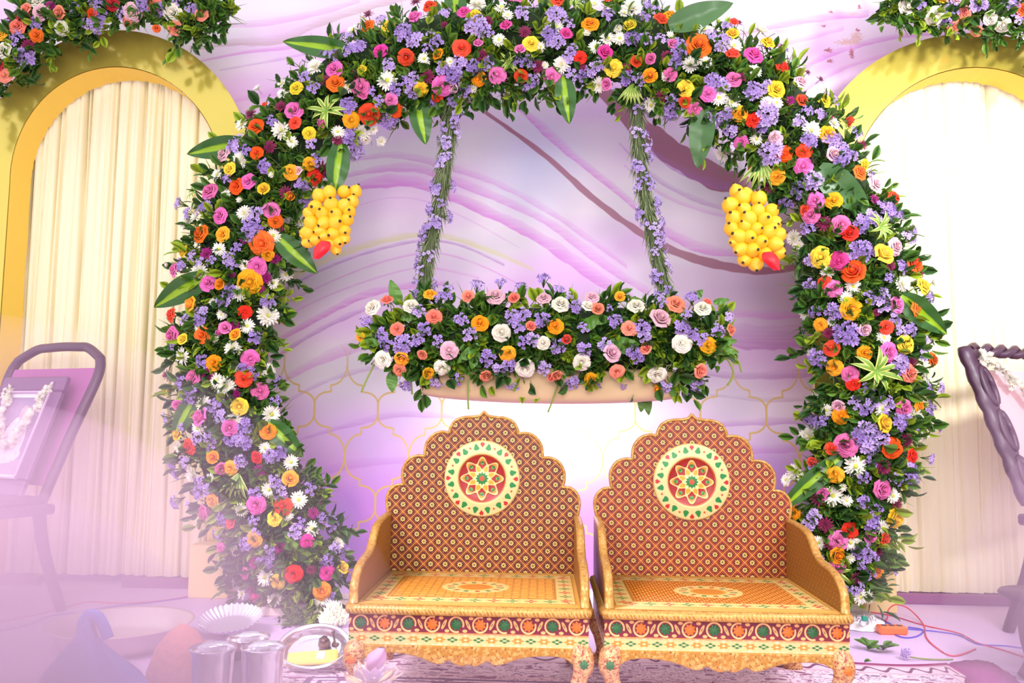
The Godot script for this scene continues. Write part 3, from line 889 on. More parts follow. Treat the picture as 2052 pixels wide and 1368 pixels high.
	for b in bands:
		var line = []
		for p in b[3]:
			var q = P(p[0], p[1], WALL_Z)
			line.append(Vector2((q.x - WALL_LO.x) * sx, (WALL_HI.y - q.y) * sx))
		line = smooth_path(line, 10)
		var k = abs(WALL_Z) / FOCAL * sx
		var soft = 1.2
		for i in line.size() - 1:
			var a = line[i]
			var c = line[i + 1]
			for x in range(int(ceil(a.x)), int(ceil(c.x))):
				if x < 0 or x >= w:
					continue
				var t = (x - a.x) / max(c.x - a.x, 0.001)
				var yy = lerp(a.y, c.y, t)
				var f = (i + t) / (line.size() - 1) * (b[2].size() - 1)
				var hw = lerpf(b[2][int(f)], b[2][min(int(f) + 1, b[2].size() - 1)], f - int(f)) * k
				hw *= sqrt(1.0 + pow((c.y - a.y) / max(c.x - a.x, 0.001), 2.0))
				hw *= 1.0 + 0.25 * n2.get_noise_2d(x * 0.4, b[3][0][1])
				for y in range(max(0, int(yy - hw - 2)), min(h, int(yy + hw + 2))):
					var d = (y - yy) / hw
					var al = clampf((1.0 - absf(d)) * hw / soft, 0.0, 1.0) * (0.6 + 0.4 * d if b[0] != brown else 1.0)
					al *= b[1] * (1.0 if b[0] == brown else clampf(0.95 + 0.5 * n2.get_noise_2d(x * 0.15, y * 2.5), 0.3, 1.0))
					var old = small.get_pixel(x, y)
					small.set_pixel(x, y, old.lerp(b[0], al))
	# flecks of foil
	for e in [[1700, 84, 26, 7], [1716, 74, 12, 12], [1706, 106, 6, 10], [1660, 100, 9, 5], [1662, 122, 8, 4], [1560, 62, 16, 4], [1564, 92, 9, 4], [1718, 60, 5, 4], [1664, 24, 6, 3], [1712, 28, 16, 3], [1722, 14, 4, 4], [1650, 52, 4, 3]]:
		var q = P(e[0], e[1], WALL_Z)
		var cx = (q.x - WALL_LO.x) * sx
		var cy = (WALL_HI.y - q.y) * sx
		var k = abs(WALL_Z) / FOCAL * sx
		for y in range(int(cy - e[3] * k * 1.5), int(cy + e[3] * k * 1.5)):
			for x in range(int(cx - e[2] * k * 1.5), int(cx + e[2] * k * 1.5)):
				var d = Vector2((x - cx) / (e[2] * k), (y - cy) / (e[3] * k)).length() + n2.get_noise_2d(x * 4.0, y * 4.0) * 0.9
				if d < 0.8 and x >= 0 and y >= 0 and x < w and y < h:
					small.set_pixel(x, y, rgb(214, 170, 176) if e[2] > 10 else rgb(180, 104, 130))
	# the gold lattice of the lower part
	var gold = rgb(206, 172, 104)
	var cell = Vector2(0.322, 0.466)       # width of a mesh, height of two rows
	var org = P(690, 914, WALL_Z)
	var quarter = []                       # a quarter of one mesh's outline: stem, arc, step, arc
	for s in [[0.0, 0.5], [0.0, 0.44]]:
		quarter.append(Vector2(s[0], s[1]))
	for i in 9:
		var a = i / 8.0 * PI / 2.0
		quarter.append(Vector2(0.0 + 0.22 * (1.0 - cos(a)), 0.44 - 0.13 * sin(a)))
	quarter.append(Vector2(0.255, 0.305))
	quarter.append(Vector2(0.25, 0.24))
	quarter.append(Vector2(0.27, 0.235))
	for i in 9:
		var a = i / 8.0 * PI / 2.0
		quarter.append(Vector2(0.27 + 0.23 * sin(a), 0.235 - 0.235 * (1.0 - cos(a))))
	for r in range(-2, 3):
		for cidx in range(-10, 12):
			var cxm = org.x + (cidx + 0.5) * cell.x
			var cym = org.y + r * cell.y
			for qx in [-1.0, 1.0]:
				for qy in [-1.0, 1.0]:
					for i in quarter.size() - 1:
						var a = quarter[i]
						var c = quarter[i + 1]
						var steps = int(a.distance_to(c) * 220) + 1
						for t in steps:
							var p = a.lerp(c, float(t) / steps)
							var wx = cxm + qx * p.x * cell.x
							var wy = cym + qy * (p.y - 0.0) * cell.y
							var fade = smoothstep(1.22, 0.86, wy)
							if fade <= 0.02 or wy < 0.0:
								continue
							var ix = int((wx - WALL_LO.x) * sx)
							var iy = int((WALL_HI.y - wy) * sx)
							for o in [[0, 0, 1.0], [1, 0, 1.0], [0, 1, 1.0], [1, 1, 1.0], [-1, 0, 0.8], [0, -1, 0.8], [2, 0, 0.6], [0, 2, 0.6]]:
								var x = ix + o[0]
								var y = iy + o[1]
								if x >= 0 and y >= 0 and x < w and y < h:
									small.set_pixel(x, y, small.get_pixel(x, y).lerp(gold, o[2] * fade * 0.6))
	return ImageTexture.create_from_image(small)

# ---------------------------------------------------------------- gold arches and curtains
func ellipse_path(cx, cy, rx, ry, y_end, z, n = 40):      # an arch outline in the plane z, from the right foot over the top to the left foot
	var out = []
	for k in 7:
		var p = P(cx + rx, lerpf(y_end, cy, k / 7.0), z)
		out.append(Vector2(P(cx + rx, cy, z).x, p.y))
	for k in n + 1:
		var a = PI * k / n
		var p = P(cx + rx * cos(a), cy - ry * sin(a), z)
		out.append(Vector2(p.x, p.y))
	for k in range(6, -1, -1):
		var p = P(cx - rx, lerpf(y_end, cy, k / 7.0), z)
		out.append(Vector2(P(cx - rx, cy, z).x, p.y))
	return out

func gold_arches():
	var z = -3.97
	var zc = -4.16
	for side in [0, 1]:
		var left = side == 0
		var outer = ellipse_path(233, 345, 272, 285, 1180, z) if left else ellipse_path(1950, 350, 325, 284, 1210, z)
		var inner = ellipse_path(233, 366, 214, 233, 1180, z) if left else ellipse_path(1957, 404, 256, 270, 1210, z)
		for path in [outer, inner]:
			path[0].y = 0.0
			path[path.size() - 1].y = 0.0
		var arch = base("gold_arch", ["glossy gold arched panel standing behind the chair with the framed portrait", "glossy gold arched panel standing behind the chair with the rope-carved back"][side], "arch panel")
		var gold = mat("gold_sheet", rgb(214, 194, 84), 0.16, 0.5)
		gold.clearcoat_enabled = true
		gold.clearcoat = 0.5
		gold.clearcoat_roughness = 0.06
		put("front_panel", band(outer, inner, z - 0.03, z), gold, arch)
		# the yellow cloth round the inside of the opening
		var st = start()
		var n = inner.size()
		sheet(st, func(u, v):
			var i = u * (n - 1)
			var a = inner[int(i)].lerp(inner[min(int(i) + 1, n - 1)], i - int(i))
			var c = Vector2((inner[0].x + inner[n - 1].x) / 2.0, 1.4)
			var pleat = 0.003 * v * sin(u * 260.0 + sin(u * 37.0) * 4.0)
			var r = (Vector2(c.x, max(a.y, 0.0)) - a).normalized() if a.y < 1.4 else (c - a).normalized()
			return Vector3(a.x + r.x * (pleat + 0.004), max(0.0, a.y + r.y * (pleat + 0.004)), z - 0.0015 - v * 0.165), 200, 3)
		put("yellow_lining", done(st), mat("yellow_cloth", rgb(244, 208, 88), 0.75), arch)
		# wooden foot beside the flower arch
		var f0 = P(398, 1085, z + 0.02) if left else P(1716, 1130, z + 0.02)
		var f1 = P(472, 1182, z + 0.02) if left else P(1780, 1215, z + 0.02)
		put("foot_block", box_mesh(Vector3(f0.x, 0.0, z + 0.002), Vector3(f1.x, f0.y, z + 0.12), 0.004), mat("straw_yellow_board", rgb(232, 206, 138), 0.5), arch)
		# the curtain
		var xa = inner[n - 1].x
		var xb = inner[0].x
		var spring = inner[7].y
		var reach = (xb - xa) / 2.0 + 0.055
		var top = 0.0
		for p in inner:
			top = max(top, p.y)
		var rise = top - spring + 0.06
		var cur = start()
		var fold = noise(40 + side, 1.0, 2)
		var creases = []
		for i in 30:
			creases.append([rnd(0.0, 1.0), rnd(0.003, 0.006), rnd(0.02, 0.085) * (1.0 if left else 0.5), rnd(-0.035, 0.035)])
		sheet(cur, func(u, v):
			var mid = (xa + xb) / 2.0
			var x = mid + (u * 2.0 - 1.0) * reach
			var head = spring + rise * sqrt(max(0.0, 1.0 - pow(u * 2.0 - 1.0, 2.0)))
			var y = lerpf(head, 0.035, v)
			var sway = u + 0.012 * v * sin(u * 9.0 + side * 2.0)
			var d = fold.get_noise_2d(sway * 9.0, v * 0.35) * 0.034 + fold.get_noise_2d(sway * 21.0 + 7.0, v * 0.7) * 0.020 + sin(sway * 52.0 + fold.get_noise_2d(u * 5.0, 3.0) * 7.0) * 0.010
			d *= (0.8 if left else 0.6) * (0.55 + 0.45 * v)
			for e in creases:
				d -= e[2] * exp(-absf(u - e[0] - e[3] * (v - 0.5)) / e[1]) * (0.75 + 0.25 * sin(v * 7.0 + e[0] * 50.0))
			d += (1.0 - smoothstep(0.0, 0.07, v)) * 0.005 * sin(u * 210.0)
			return Vector3(x + d * 0.2, y, zc + d * 0.9), 420, 26)
		var cm = mat("cream_cloth", rgb(247, 238, 202), 0.7)
		cm.metallic_specular = 0.3
		var c2 = put("curtain", done(cur), cm, null)
		tag(c2, ["deep-creased cream curtain hanging behind the chair with the framed portrait", "brightly lit, almost white curtain hanging behind the chair with the rope-carved back"][side], "curtain")

# ---------------------------------------------------------------- garlands over the gold arches
func corner_garlands():
	var z = -3.86
	for side in [0, 1]:
		var left = side == 0
		var g = base("corner_garland", ["flower garland with crimson and salmon roses over the gold arch behind the portrait chair", "flower garland of mostly ivory roses over the gold arch behind the rope-carved chair"][side], "flower garland")
		var line = [Vector3(-40, 175, 50), Vector3(6, 110, 56), Vector3(70, 46, 66), Vector3(150, 12, 62), Vector3(240, -4, 60), Vector3(330, 4, 62), Vector3(390, 20, 60), Vector3(425, 18, 36)] if left else [Vector3(1800, -2, 30), Vector3(1850, -2, 56), Vector3(1920, -12, 72), Vector3(1990, -4, 66), Vector3(2060, 16, 64), Vector3(2110, 50, 60)]
		var path = smooth_path(line, 8)
		var core = start()
		var pts = []
		var radii = []
		for e in path:
			pts.append(P(e.x, e.y, z))
			radii.append(e.z * 0.72 * abs(z) / FOCAL)
		tube(core, pts, radii, 12, 0.5)
		put("leaf_bed", done(core), mats["leaf_bed"], g)
		var place = func(px, py):
			var best = 1e9
			var c = path[0]
			for e in path:
				var d = Vector2(e.x, e.y).distance_squared_to(Vector2(px, py))
				if d < best:
					best = d
					c = e
			var off = Vector2(px - c.x, py - c.y)
			var u = min(off.length() / c.z, 1.0)
			var lift = sqrt(1.0 - u * u)
			var zz = z + 0.08 * lift + 0.03
			return [P(px, py, zz), Vector3(off.normalized().x * u, -off.normalized().y * u, 0.35 + 0.9 * lift), abs(zz) / FOCAL]
		var spots = []
		for i in 230 if left else 170:
			var e = path[rng.randi() % path.size()]
			var a = rng.randf() * TAU
			var q = Vector2(e.x, e.y) + Vector2(cos(a), sin(a)) * e.z * sqrt(rng.randf())
			var s = place.call(q.x, q.y)
			spots.append([s[0] - Vector3(0, 0, 0.04), s[1]])
		greenery(g, spots, 0.06, 6, 0.5, 0.25)
		if left:
			plant("s57,20,22 k87,30,32 s124,26,26 w124,58,30 R49,37,30 s37,55,34 o75,71,28 w9,103,34 a5,70,28 b56,91,28 g101,11,22 R226,9,28 o188,30,22 k267,25,36 s261,46,28 s312,13,30 w347,26,36 s404,30,28 s352,56,30 g363,56,16 o313,55,16 s9,152,28 R5,136,24 w77,7,26 g19,40,18 v14,51 v77,49,28 v37,77,30 v51,115,36 v194,7,28 v290,9,32 v248,28 v180,47,26 v201,42 v150,21 v323,19,26 v358,5 v386,19 v201,28 v192,56", g, place)
		else:
			plant("w1816,14,30 w1872,32,34 s1932,26,26 s1910,52,28 s1960,59,22 w1986,36,28 o2049,20,30 w2009,49,28 a1887,2,20 k1915,0,18 v1842,6,24 v1892,14,24 v1901,26,26 v1897,41,24 v1916,18 v1950,12,28 v1965,9 v2017,9,28 v1872,59,16 v2035,9 v2036,36,22", g, place)

# ---------------------------------------------------------------- the hanging trough
func trough_spot(px, py):
	var c = Vector2(clampf(px, 800.0, 1395.0), 682.0 + (px - 1090.0) * 0.008)
	var off = Vector2(px, py) - c
	var u = min(off.length() / 100.0, 1.0)
	var lift = sqrt(1.0 - u * u)
	var z = -3.56 + 0.15 * lift
	return [P(px, py, z), Vector3(off.normalized().x * u, -off.normalized().y * u, 0.35 + 0.9 * lift), abs(z) / FOCAL]

func hanging_trough():
	var z = -3.6
	var t = base("hanging_trough", "long cream cloth-covered trough of pastel roses hanging from two violet garlands", "flower trough")
	var a = P(832, 735, z + 0.1)
	var b = P(1375, 797, z + 0.1)
	var st = start()
	var ymid = (a.y + b.y) / 2.0
	sheet(st, func(u, v):           # a soft-edged bolster shape, sagging a little
		var x = lerpf(a.x, b.x, u)
		var end = pow(sin(PI * clampf(u, 0.0, 1.0)), 0.12)
		var ang = TAU * v
		var cy = cos(ang)
		var sy = sin(ang)
		return Vector3(x, ymid - 0.012 * sin(u * PI) + sign(sy) * pow(abs(sy), 0.45) * 0.075 * end, z + sign(cy) * pow(abs(cy), 0.45) * 0.11 * end), 48, 28)
	put("trough_body", done(st), mat("cream_wrap", rgb(214, 184, 140), 0.7), t)
	var core = start()
	var pts = []
	for k in 13:
		pts.append(P(785 + k * 51, 682, z + 0.01))
	tube(core, pts, [0.02, 0.10, 0.13, 0.14, 0.14, 0.14, 0.14, 0.14, 0.14, 0.14, 0.13, 0.10, 0.02], 12, 0.75)
	put("leaf_bed", done(core), mats["leaf_bed"], t)
	var spots = []
	for i in 330:
		var px = rnd(745.0, 1452.0)
		var edge = clampf(min(px - 730.0, 1470.0 - px) / 70.0, 0.3, 1.0)
		var py = 682.0 + (px - 1090.0) * 0.008 + rnd(-88.0, 66.0) * edge
		var s = trough_spot(px, py)
		spots.append([s[0] - Vector3(0, 0, 0.085), s[1]])
	greenery(t, spots, 0.066, 6, 0.6, 0.25)
	# longer pointed leaves
	for l in [[930, 695, 880, 690, 22], [960, 690, 915, 728, 22], [955, 700, 945, 740, 24], [770, 668, 724, 700, 26], [800, 610, 782, 560, 26], [1222, 680, 1284, 690, 20], [1210, 690, 1282, 706, 22], [1215, 700, 1245, 722, 24], [1425, 690, 1478, 682, 20], [1420, 700, 1482, 706, 18], [1290, 790, 1284, 826, 20], [1296, 790, 1300, 832, 18], [1345, 770, 1352, 800, 16], [1370, 780, 1380, 800, 16], [785, 745, 786, 786, 24], [1195, 640, 1160, 662, 26], [1180, 640, 1228, 640, 22], [840, 630, 800, 640, 18], [1390, 600, 1408, 580, 18], [1430, 606, 1462, 600, 14]]:
		var s = trough_spot(l[0], l[1])
		var q = long_leaf("broad_leaf", Vector2(l[0], l[1]), Vector2(l[2], l[3]), l[4], s[0].z - 0.035, s[0].z - 0.02, "fresh", t, rnd() * 0.3)
		q.material_override = fresh_leaf()
	# trailing stems under it
	var trail = start()
	for e in [[[822, 740], [826, 790]], [[938, 760], [938, 800], [939, 820]], [[1118, 770], [1106, 806], [1098, 826]], [[755, 720], [735, 760], [724, 786]], [[1446, 700], [1470, 745], [1458, 772]], [[1455, 700], [1478, 720], [1486, 745]]]:
		var line = []
		for p in e:
			line.append(P(p[0], p[1], -3.46))
		tube(trail, smooth_path(line, 5) if line.size() > 2 else line, 0.004, 5)
	put("trailing_stem", done(trail), mat("stem_green", rgb(128, 150, 60), 0.6), t)
	plant("a862,592,26 s777,607,24 w824,615,30 w748,618,32 s869,636,30 s796,659,26 a725,675,18 a961,649,32 s939,595,24 k993,596,36 s1031,600,22 k1090,600,28 w1005,666,34 s1063,655,20 w1089,687,26 k900,702,34 a806,714,28 s848,708,20 w768,720,34 s801,740,26 a857,746,22 w886,735,30 a1017,708,30 s973,749,24 w1052,736,36 s1107,754,16", t, trough_spot)
	plant("w1123,611,34 k1186,598,28 w1176,618,24 s1197,621,24 a1242,596,20 w1275,615,32 k1317,644,40 s1353,611,36 w1408,620,32 s1415,609,18 a1113,655,30 s1260,659,30 r1137,681,20 k1222,710,34 s1297,700,24 w1366,688,36 a1419,692,30 s1458,662,22 w1166,725,32 s1113,749,22 a1186,758,26 s1236,743,28 w1316,749,34 s1399,741,28 a1314,771,16", t, trough_spot)
	plant("v956,576,30 v896,580,22 v894,596 v881,598 v1004,569 v1045,578 v1089,561 v924,642 v1028,637,30 v1050,631,26 v1085,642,30 v942,670,28 v851,659,26 v839,681,26 v808,692,38 v767,670,26 v776,688,26 v839,626 v1039,657 v1047,686 v1067,679 v977,716,30 v1019,730,26 v1001,738 v1089,736,26 v876,765,24 v918,758,24 v815,769,26 v1028,773,26 v743,646 v732,644 v876,683 v1118,583,24 v1138,596 v1154,616 v1169,659 v1232,645 v1286,657,30 v1290,672 v1366,659,32 v1388,672 v1436,664,28 v1458,635,24 v1329,611 v1386,598,28 v1322,598 v1375,633 v1118,694,30 v1171,699,28 v1213,692 v1268,705 v1276,714,26 v1395,767,28 v1331,771,28 v1145,765,28 v1248,773,14 v1202,773,16 v1373,782,18 v1222,618,14 v1406,681", t, trough_spot)
	# the strip lamp behind the trough that lights the backdrop below it
	var y = ymid - 0.03
	var lamp = base("strip_lamp", "slim white strip lamp hidden behind the flower trough, shining down the backdrop", "lamp", Vector3((a.x + b.x) / 2.0 - 0.02, y, -3.80))
	var glow = mat("lamp_glow", Color(1, 1, 1), 0.5)
	glow.emission_enabled = true
	glow.emission = Color(1.0, 0.99, 0.97)
	glow.emission_energy_multiplier = 2.0
	put("lamp_body", box_mesh(Vector3(-0.36, 0.0, -0.03), Vector3(0.36, 0.03, 0.03), 0.004), mat("lamp_metal", rgb(200, 200, 205), 0.4), lamp)
	put("lamp_tube", box_mesh(Vector3(-0.34, -0.014, -0.018), Vector3(0.34, -0.001, 0.018), 0.004), glow, lamp)
	var area = AreaLight3D.new()
	area.name = "strip_light"
	area.area_size = Vector2(0.66, 0.05)
	area.area_normalize_energy = true
	area.light_energy = 1.4
	area.area_range = 6.0
	area.area_attenuation = 2.0
	area.shadow_enabled = true
	lamp.add_child(area)
	area.position = Vector3(0, -0.03, -0.01)
	area.rotation = Vector3(deg_to_rad(-58), 0, 0)

func fresh_leaf():
	var m = mat("fresh_leaf", rgb(84, 134, 36), 0.4)
	m.backlight_enabled = true
	m.backlight = Color(0.3, 0.3, 0.3)
	return m

func hanging_garlands():
	var k = 0
	for line in [[Vector2(908, 196), Vector2(901, 260), Vector2(892, 330), Vector2(880, 410), Vector2(862, 490), Vector2(848, 580), Vector2(840, 640)], [Vector2(1276, 200), Vector2(1280, 290), Vector2(1291, 380), Vector2(1304, 450), Vector2(1318, 520), Vector2(1336, 598), Vector2(1342, 645)]]:
		var z = -3.62
		var g = base("hanging_garland", ["slim rope of green stems and violet flowers, beside the smaller yellow fruit bunch", "slim rope of green stems and violet flowers, beside the larger yellow fruit bunch"][k], "garland")
		k += 1
		var path = smooth_path(line, 10)
		var core = start()
		var pts = []
		for e in path:
			pts.append(P(e.x, e.y, z))
		tube(core, pts, 0.022, 8)
		put("stem_core", done(core), mat("stem_core", rgb(82, 96, 62), 0.8), g)
		var thin = []
		var tints = []
		for i in 900:
			var t = rng.randi() % (path.size() - 3)
			var a = rng.randf() * TAU
			var d = (pts[t + 2] - pts[t]).normalized()
			var out = Vector3(cos(a), 0, sin(a))
			var at = pts[t] + out * 0.026 + Vector3(0, rnd() * 0.012, 0)
			var dir = (d + out * rnd(0.05, 0.45) + Vector3(rnd(), rnd(), rnd()) * 0.12).normalized() * (1.0 if rng.randf() < 0.7 else -1.0)
			var x = dir.cross(Vector3(0.3, 0.1, 1)).normalized()
			var l = rnd(0.035, 0.075)
			thin.append(Transform3D(Basis(x * 0.06, dir * l, x.cross(dir) * 0.06), at))
			tints.append([rgb(120, 140, 82), rgb(96, 118, 62), rgb(148, 160, 112)][rng.randi() % 3].srgb_to_linear())
		copies("thin_stems", needle_mesh(), leaf_mat(), thin, tints, g)
		for i in 50:
			var t = (i * (path.size() - 1)) / 50
			if i % 7 > 3 and rng.randf() < 0.5:
				continue
			var a = rnd(-0.3, PI + 0.3)
			var n = Vector3(cos(a), rnd(-0.2, 0.5), 0.3 + sin(a)).normalized()
			var tone = rng.randi() % 3
			put("statice", statice_mesh(1 + rng.randi() % 3), [petal_mat("soft_violet_floret_%d" % tone, [rgb(184, 158, 218), rgb(170, 144, 208), rgb(198, 176, 226)][tone]), mats["flower_stem"]], g, facing(n, pts[t] + n * 0.036 + Vector3(rnd() * 0.01, 0, 0), rnd(0.042, 0.066), rnd() * PI))

# ---------------------------------------------------------------- bunches of yellow fruit
func fruit_mesh():
	if shared.has("fruit"):
		return shared["fruit"]
	var st = start()
	lathe(st, [Vector2(0.0, -0.5), Vector2(0.2, -0.47), Vector2(0.38, -0.34), Vector2(0.47, -0.12), Vector2(0.47, 0.08), Vector2(0.40, 0.26), Vector2(0.27, 0.40), Vector2(0.15, 0.50), Vector2(0.09, 0.58), Vector2(0.05, 0.62), Vector2(0.0, 0.63)], 16, Transform3D(Basis.from_euler(Vector3(PI / 2.0, 0, 0)), Vector3.ZERO))
	var m = done(st)
	var dot = start()
	lathe(dot, [Vector2(0.0, 0.595), Vector2(0.085, 0.60), Vector2(0.10, 0.635), Vector2(0.06, 0.67), Vector2(0.0, 0.68)], 8, Transform3D(Basis.from_euler(Vector3(PI / 2.0, 0, 0)), Vector3.ZERO))
	shared["fruit"] = m
	shared["fruit_tip"] = done(dot)
	return m

func fruit_clusters():
	var z = -3.5
	var yellow = mat("yellow_fruit_skin", rgb(246, 188, 36), 0.42)
	yellow.subsurf_scatter_enabled = true
	yellow.subsurf_scatter_strength = 0.15
	var k = 0
	for e in [["660,386,28 690,384,26 712,384,26 640,392,28 632,416,30 664,410,30 690,412,28 706,404,26 620,428,26 646,428,28 672,430,28 700,424,26 624,446,30 650,446,28 674,446,32 696,440,26 618,466,30 642,462,26 668,468,28 690,462,26 612,468,24 634,480,26 678,484,26 690,478,24 618,484,26 662,488,26 651,473,24 673,500,22", Vector2(664, 436), "650,498,636,516,676,490"], ["1476,384,28 1488,396,32 1520,398,32 1496,390,26 1464,412,34 1491,420,28 1518,422,28 1546,422,28 1470,437,32 1500,438,32 1532,440,30 1552,446,28 1466,458,30 1492,452,26 1516,458,26 1540,464,30 1560,470,30 1480,474,32 1502,474,28 1525,484,28 1552,488,32 1484,498,30 1508,500,30 1560,506,28 1492,520,28 1514,528,30 1532,508,28 1472,484,24 1546,458,26", Vector2(1512, 458), "1540,520,1562,546,1524,528"]]:
		var c = base("fruit_cluster", ["smaller bunch of waxy yellow fruit, half covered by a striped broad leaf", "larger bunch of waxy yellow fruit with its red petal at its outer lower corner"][k], "fruit bunch")
		k += 1
		fruit_mesh()
		for f in e[0].split(" "):
			var v = f.split(",")
			var off = Vector2(float(v[0]), float(v[1])) - e[1]
			var u = min(off.length() / 88.0, 1.0)
			var zz = z + 0.11 * sqrt(1.0 - u * u)
			var s = float(v[2]) * 1.12 * abs(zz) / FOCAL
			var n = Vector3(off.x / 70.0 + rnd() * 0.4, -off.y / 90.0 + rnd() * 0.4, 0.75)
			var o = put("fruit", shared["fruit"], yellow, c, facing(n, P(float(v[0]), float(v[1]), zz), s, rnd() * PI))
			put("fruit_tip", shared["fruit_tip"], mat("dry_fruit_tip", rgb(62, 50, 26), 0.8), o)
		var w = e[2].split(",")
		var p0 = P(float(w[0]), float(w[1]), z + 0.135)
		var m = abs(z) / FOCAL
		var st = start()
		var sgn = -1.0 if k == 1 else 1.0
		sheet(st, func(a, b):       # a cupped red petal, pointed at its tip
			var wd = 21.0 * m * sin(PI * clampf(0.22 + 0.62 * (1.0 - b), 0.0, 1.0)) * (1.0 - 0.55 * b)
			var s = a * 2.0 - 1.0
			return p0 + Vector3(s * wd + sgn * b * b * 16.0 * m, 14.0 * m - b * 36.0 * m, 0.018 * (1.0 - s * s) + 0.012 * sin(b * 3.0)), 8, 10)
		put("red_petal", done(st), mat("red_petal", rgb(226, 22, 34), 0.38), c)
		put("bunch_stem", box_mesh(P(e[1].x - 6, e[1].y + 40, z - 0.02) - Vector3(0, 0, 0.01), P(e[1].x + 6, e[1].y - 70, z - 0.02) + Vector3(0, 0, 0.01), 0.003), mat("flower_stem", rgb(74, 112, 40), 0.6), c)

# ---------------------------------------------------------------- the two painted seats
const SEAT_F = -2.45      # front edge
const SEAT_B = -2.98      # backrest

func seat_outline():
	var k = 2.98 / FOCAL
	var groups = [[[0, 0], [-4, 6], [-10, 10], [-25, 12]], [[-25, 12], [-45, 14], [-60, 22], [-69, 38], [-68, 44]], [[-68, 44], [-88, 43], [-104, 50], [-116, 66], [-119, 84], [-118, 91]], [[-118, 91], [-136, 91], [-152, 99], [-162, 116], [-163, 134], [-160, 148]], [[-160, 148], [-176, 150], [-189, 161], [-194, 178], [-192, 196], [-189, 208], [-187, 222], [-190, 238], [-193, 244]], [[-193, 244], [-190, 256], [-189, 270], [-189, 322]]]
	var half = []
	for g in groups:
		var pts = []
		for p in g:
			pts.append(Vector2(p[0] * k, (318.0 - p[1]) * k))
		for p in smooth_path(pts, 4):
			if half.is_empty() or half[half.size() - 1].distance_to(p) > 0.001:
				half.append(p)
	var out = []
	for p in half:
		out.append(p)
	for i in range(half.size() - 1, 0, -1):
		out.append(Vector2(-half[i].x, half[i].y))
	return out

func star_tile(red):       # gold lattice with eight-petalled flowers on a dark red ground
	var gold = rgb(208, 146, 54)
	var cream = rgb(206, 172, 98)
	return paint(120, 120, func(u, v):
		var best = rgb(red[0], red[1], red[2])
		if absf(fposmod(u * 2.0, 1.0) - 0.5) < 0.12 and absf(fposmod(v * 2.0, 1.0) - 0.5) < 0.12:
			best = best.darkened(0.35)
		# lattice lines along both diagonals, doubled
		for s in [fposmod(u + v, 1.0), fposmod(u - v + 1.0, 1.0)]:
			var d = absf(s - 0.5)
			if d < 0.034:
				best = gold
			elif absf(d - 0.135) < 0.018:
				best = rgb(190, 92, 46)
		for c in [[0.0, 0.0], [1.0, 0.0], [0.0, 1.0], [1.0, 1.0], [0.5, 0.5]]:
			var x = u - c[0]
			var y = v - c[1]
			var r = sqrt(x * x + y * y)
			var a = atan2(y, x)
			var rim = 0.158 + 0.032 * cos(a * 8.0)
			if r < rim + 0.045:
				best = rgb(48, 4, 8)
			if r < rim:
				best = cream
			if r < rim * 0.62:
				best = gold.darkened(0.1) if cos(a * 8.0) > 0.0 else cream
			if r < 0.062:
				best = rgb(40, 104, 48) if c[0] == 0.5 else rgb(96, 110, 50)
			if r < 0.026:
				best = rgb(40, 30, 20)
		return best)

func medallion_tex():
	return paint(360, 360, func(u, v):
		var x = u * 2.0 - 1.0
		var y = v * 2.0 - 1.0
		var r = sqrt(x * x + y * y)
		var a = atan2(y, x)
		var cream = rgb(214, 190, 128)
		var c = cream
		if r > 0.63:
			# green hearts and red flowers round the rim
			var k = a / TAU * 16.0
			var f = fposmod(k, 1.0) - 0.5
			var w = f * TAU / 16.0 * r
			var rr = r - 0.83
			if Vector2(w * 1.0, rr).length() < 0.085 and absf(w) < 0.062 - rr * 0.5:
				c = rgb(28, 124, 58)
			var f2 = fposmod(k + 0.5, 1.0) - 0.5
			var w2 = f2 * TAU / 16.0 * r
			if int(floor(k + 0.5)) % 2 == 0:
				if absf(w2) + absf(r - 0.9) * 0.7 < 0.062 and absf(w2) > (r - 0.93) * 0.8:
					c = rgb(176, 36, 38)
			elif absf(w2) + absf(r - 0.84) < 0.034:
				c = rgb(196, 72, 44)
			if r > 0.97 or absf(r - 0.655) < 0.012:
				c = rgb(206, 178, 112)
		elif r > 0.60:
			c = rgb(176, 98, 52)
		else:
			c = rgb(148, 30, 24)
			var lobe = 0.46 + 0.085 * cos(a * 8.0)
			var fo = fposmod(a / TAU * 8.0, 1.0) - 0.5
			if Vector2((0.5 - absf(fo)) * TAU / 8.0 * r * 1.1, (r - 0.45) * 0.9).length() < 0.065:
				c = rgb(226, 128, 30)
			if absf(r - lobe) < 0.03:
				c = rgb(240, 178, 104)
			if absf(r - lobe - 0.045) < 0.012:
				c = rgb(110, 16, 18)
			var inner = 0.29 + 0.07 * cos(a * 8.0 + PI)
			if r < inner:
				c = rgb(236, 150, 40)
			if absf(r - inner) < 0.022:
				c = rgb(244, 196, 116)
			var fa = fposmod(a / TAU * 8.0 + 0.5, 1.0) - 0.5
			if Vector2(fa * TAU / 8.0 * r, r - 0.41).length() < 0.052:
				c = rgb(34, 110, 50) if r > 0.40 else rgb(90, 150, 60)
			if r < 0.21 + 0.03 * cos(a * 8.0):
				c = rgb(232, 206, 140)
			if r < 0.15 + 0.018 * cos(a * 12.0):
				c = rgb(26, 116, 48)
			if r < 0.065:
				c = rgb(226, 72, 40)
		return c)

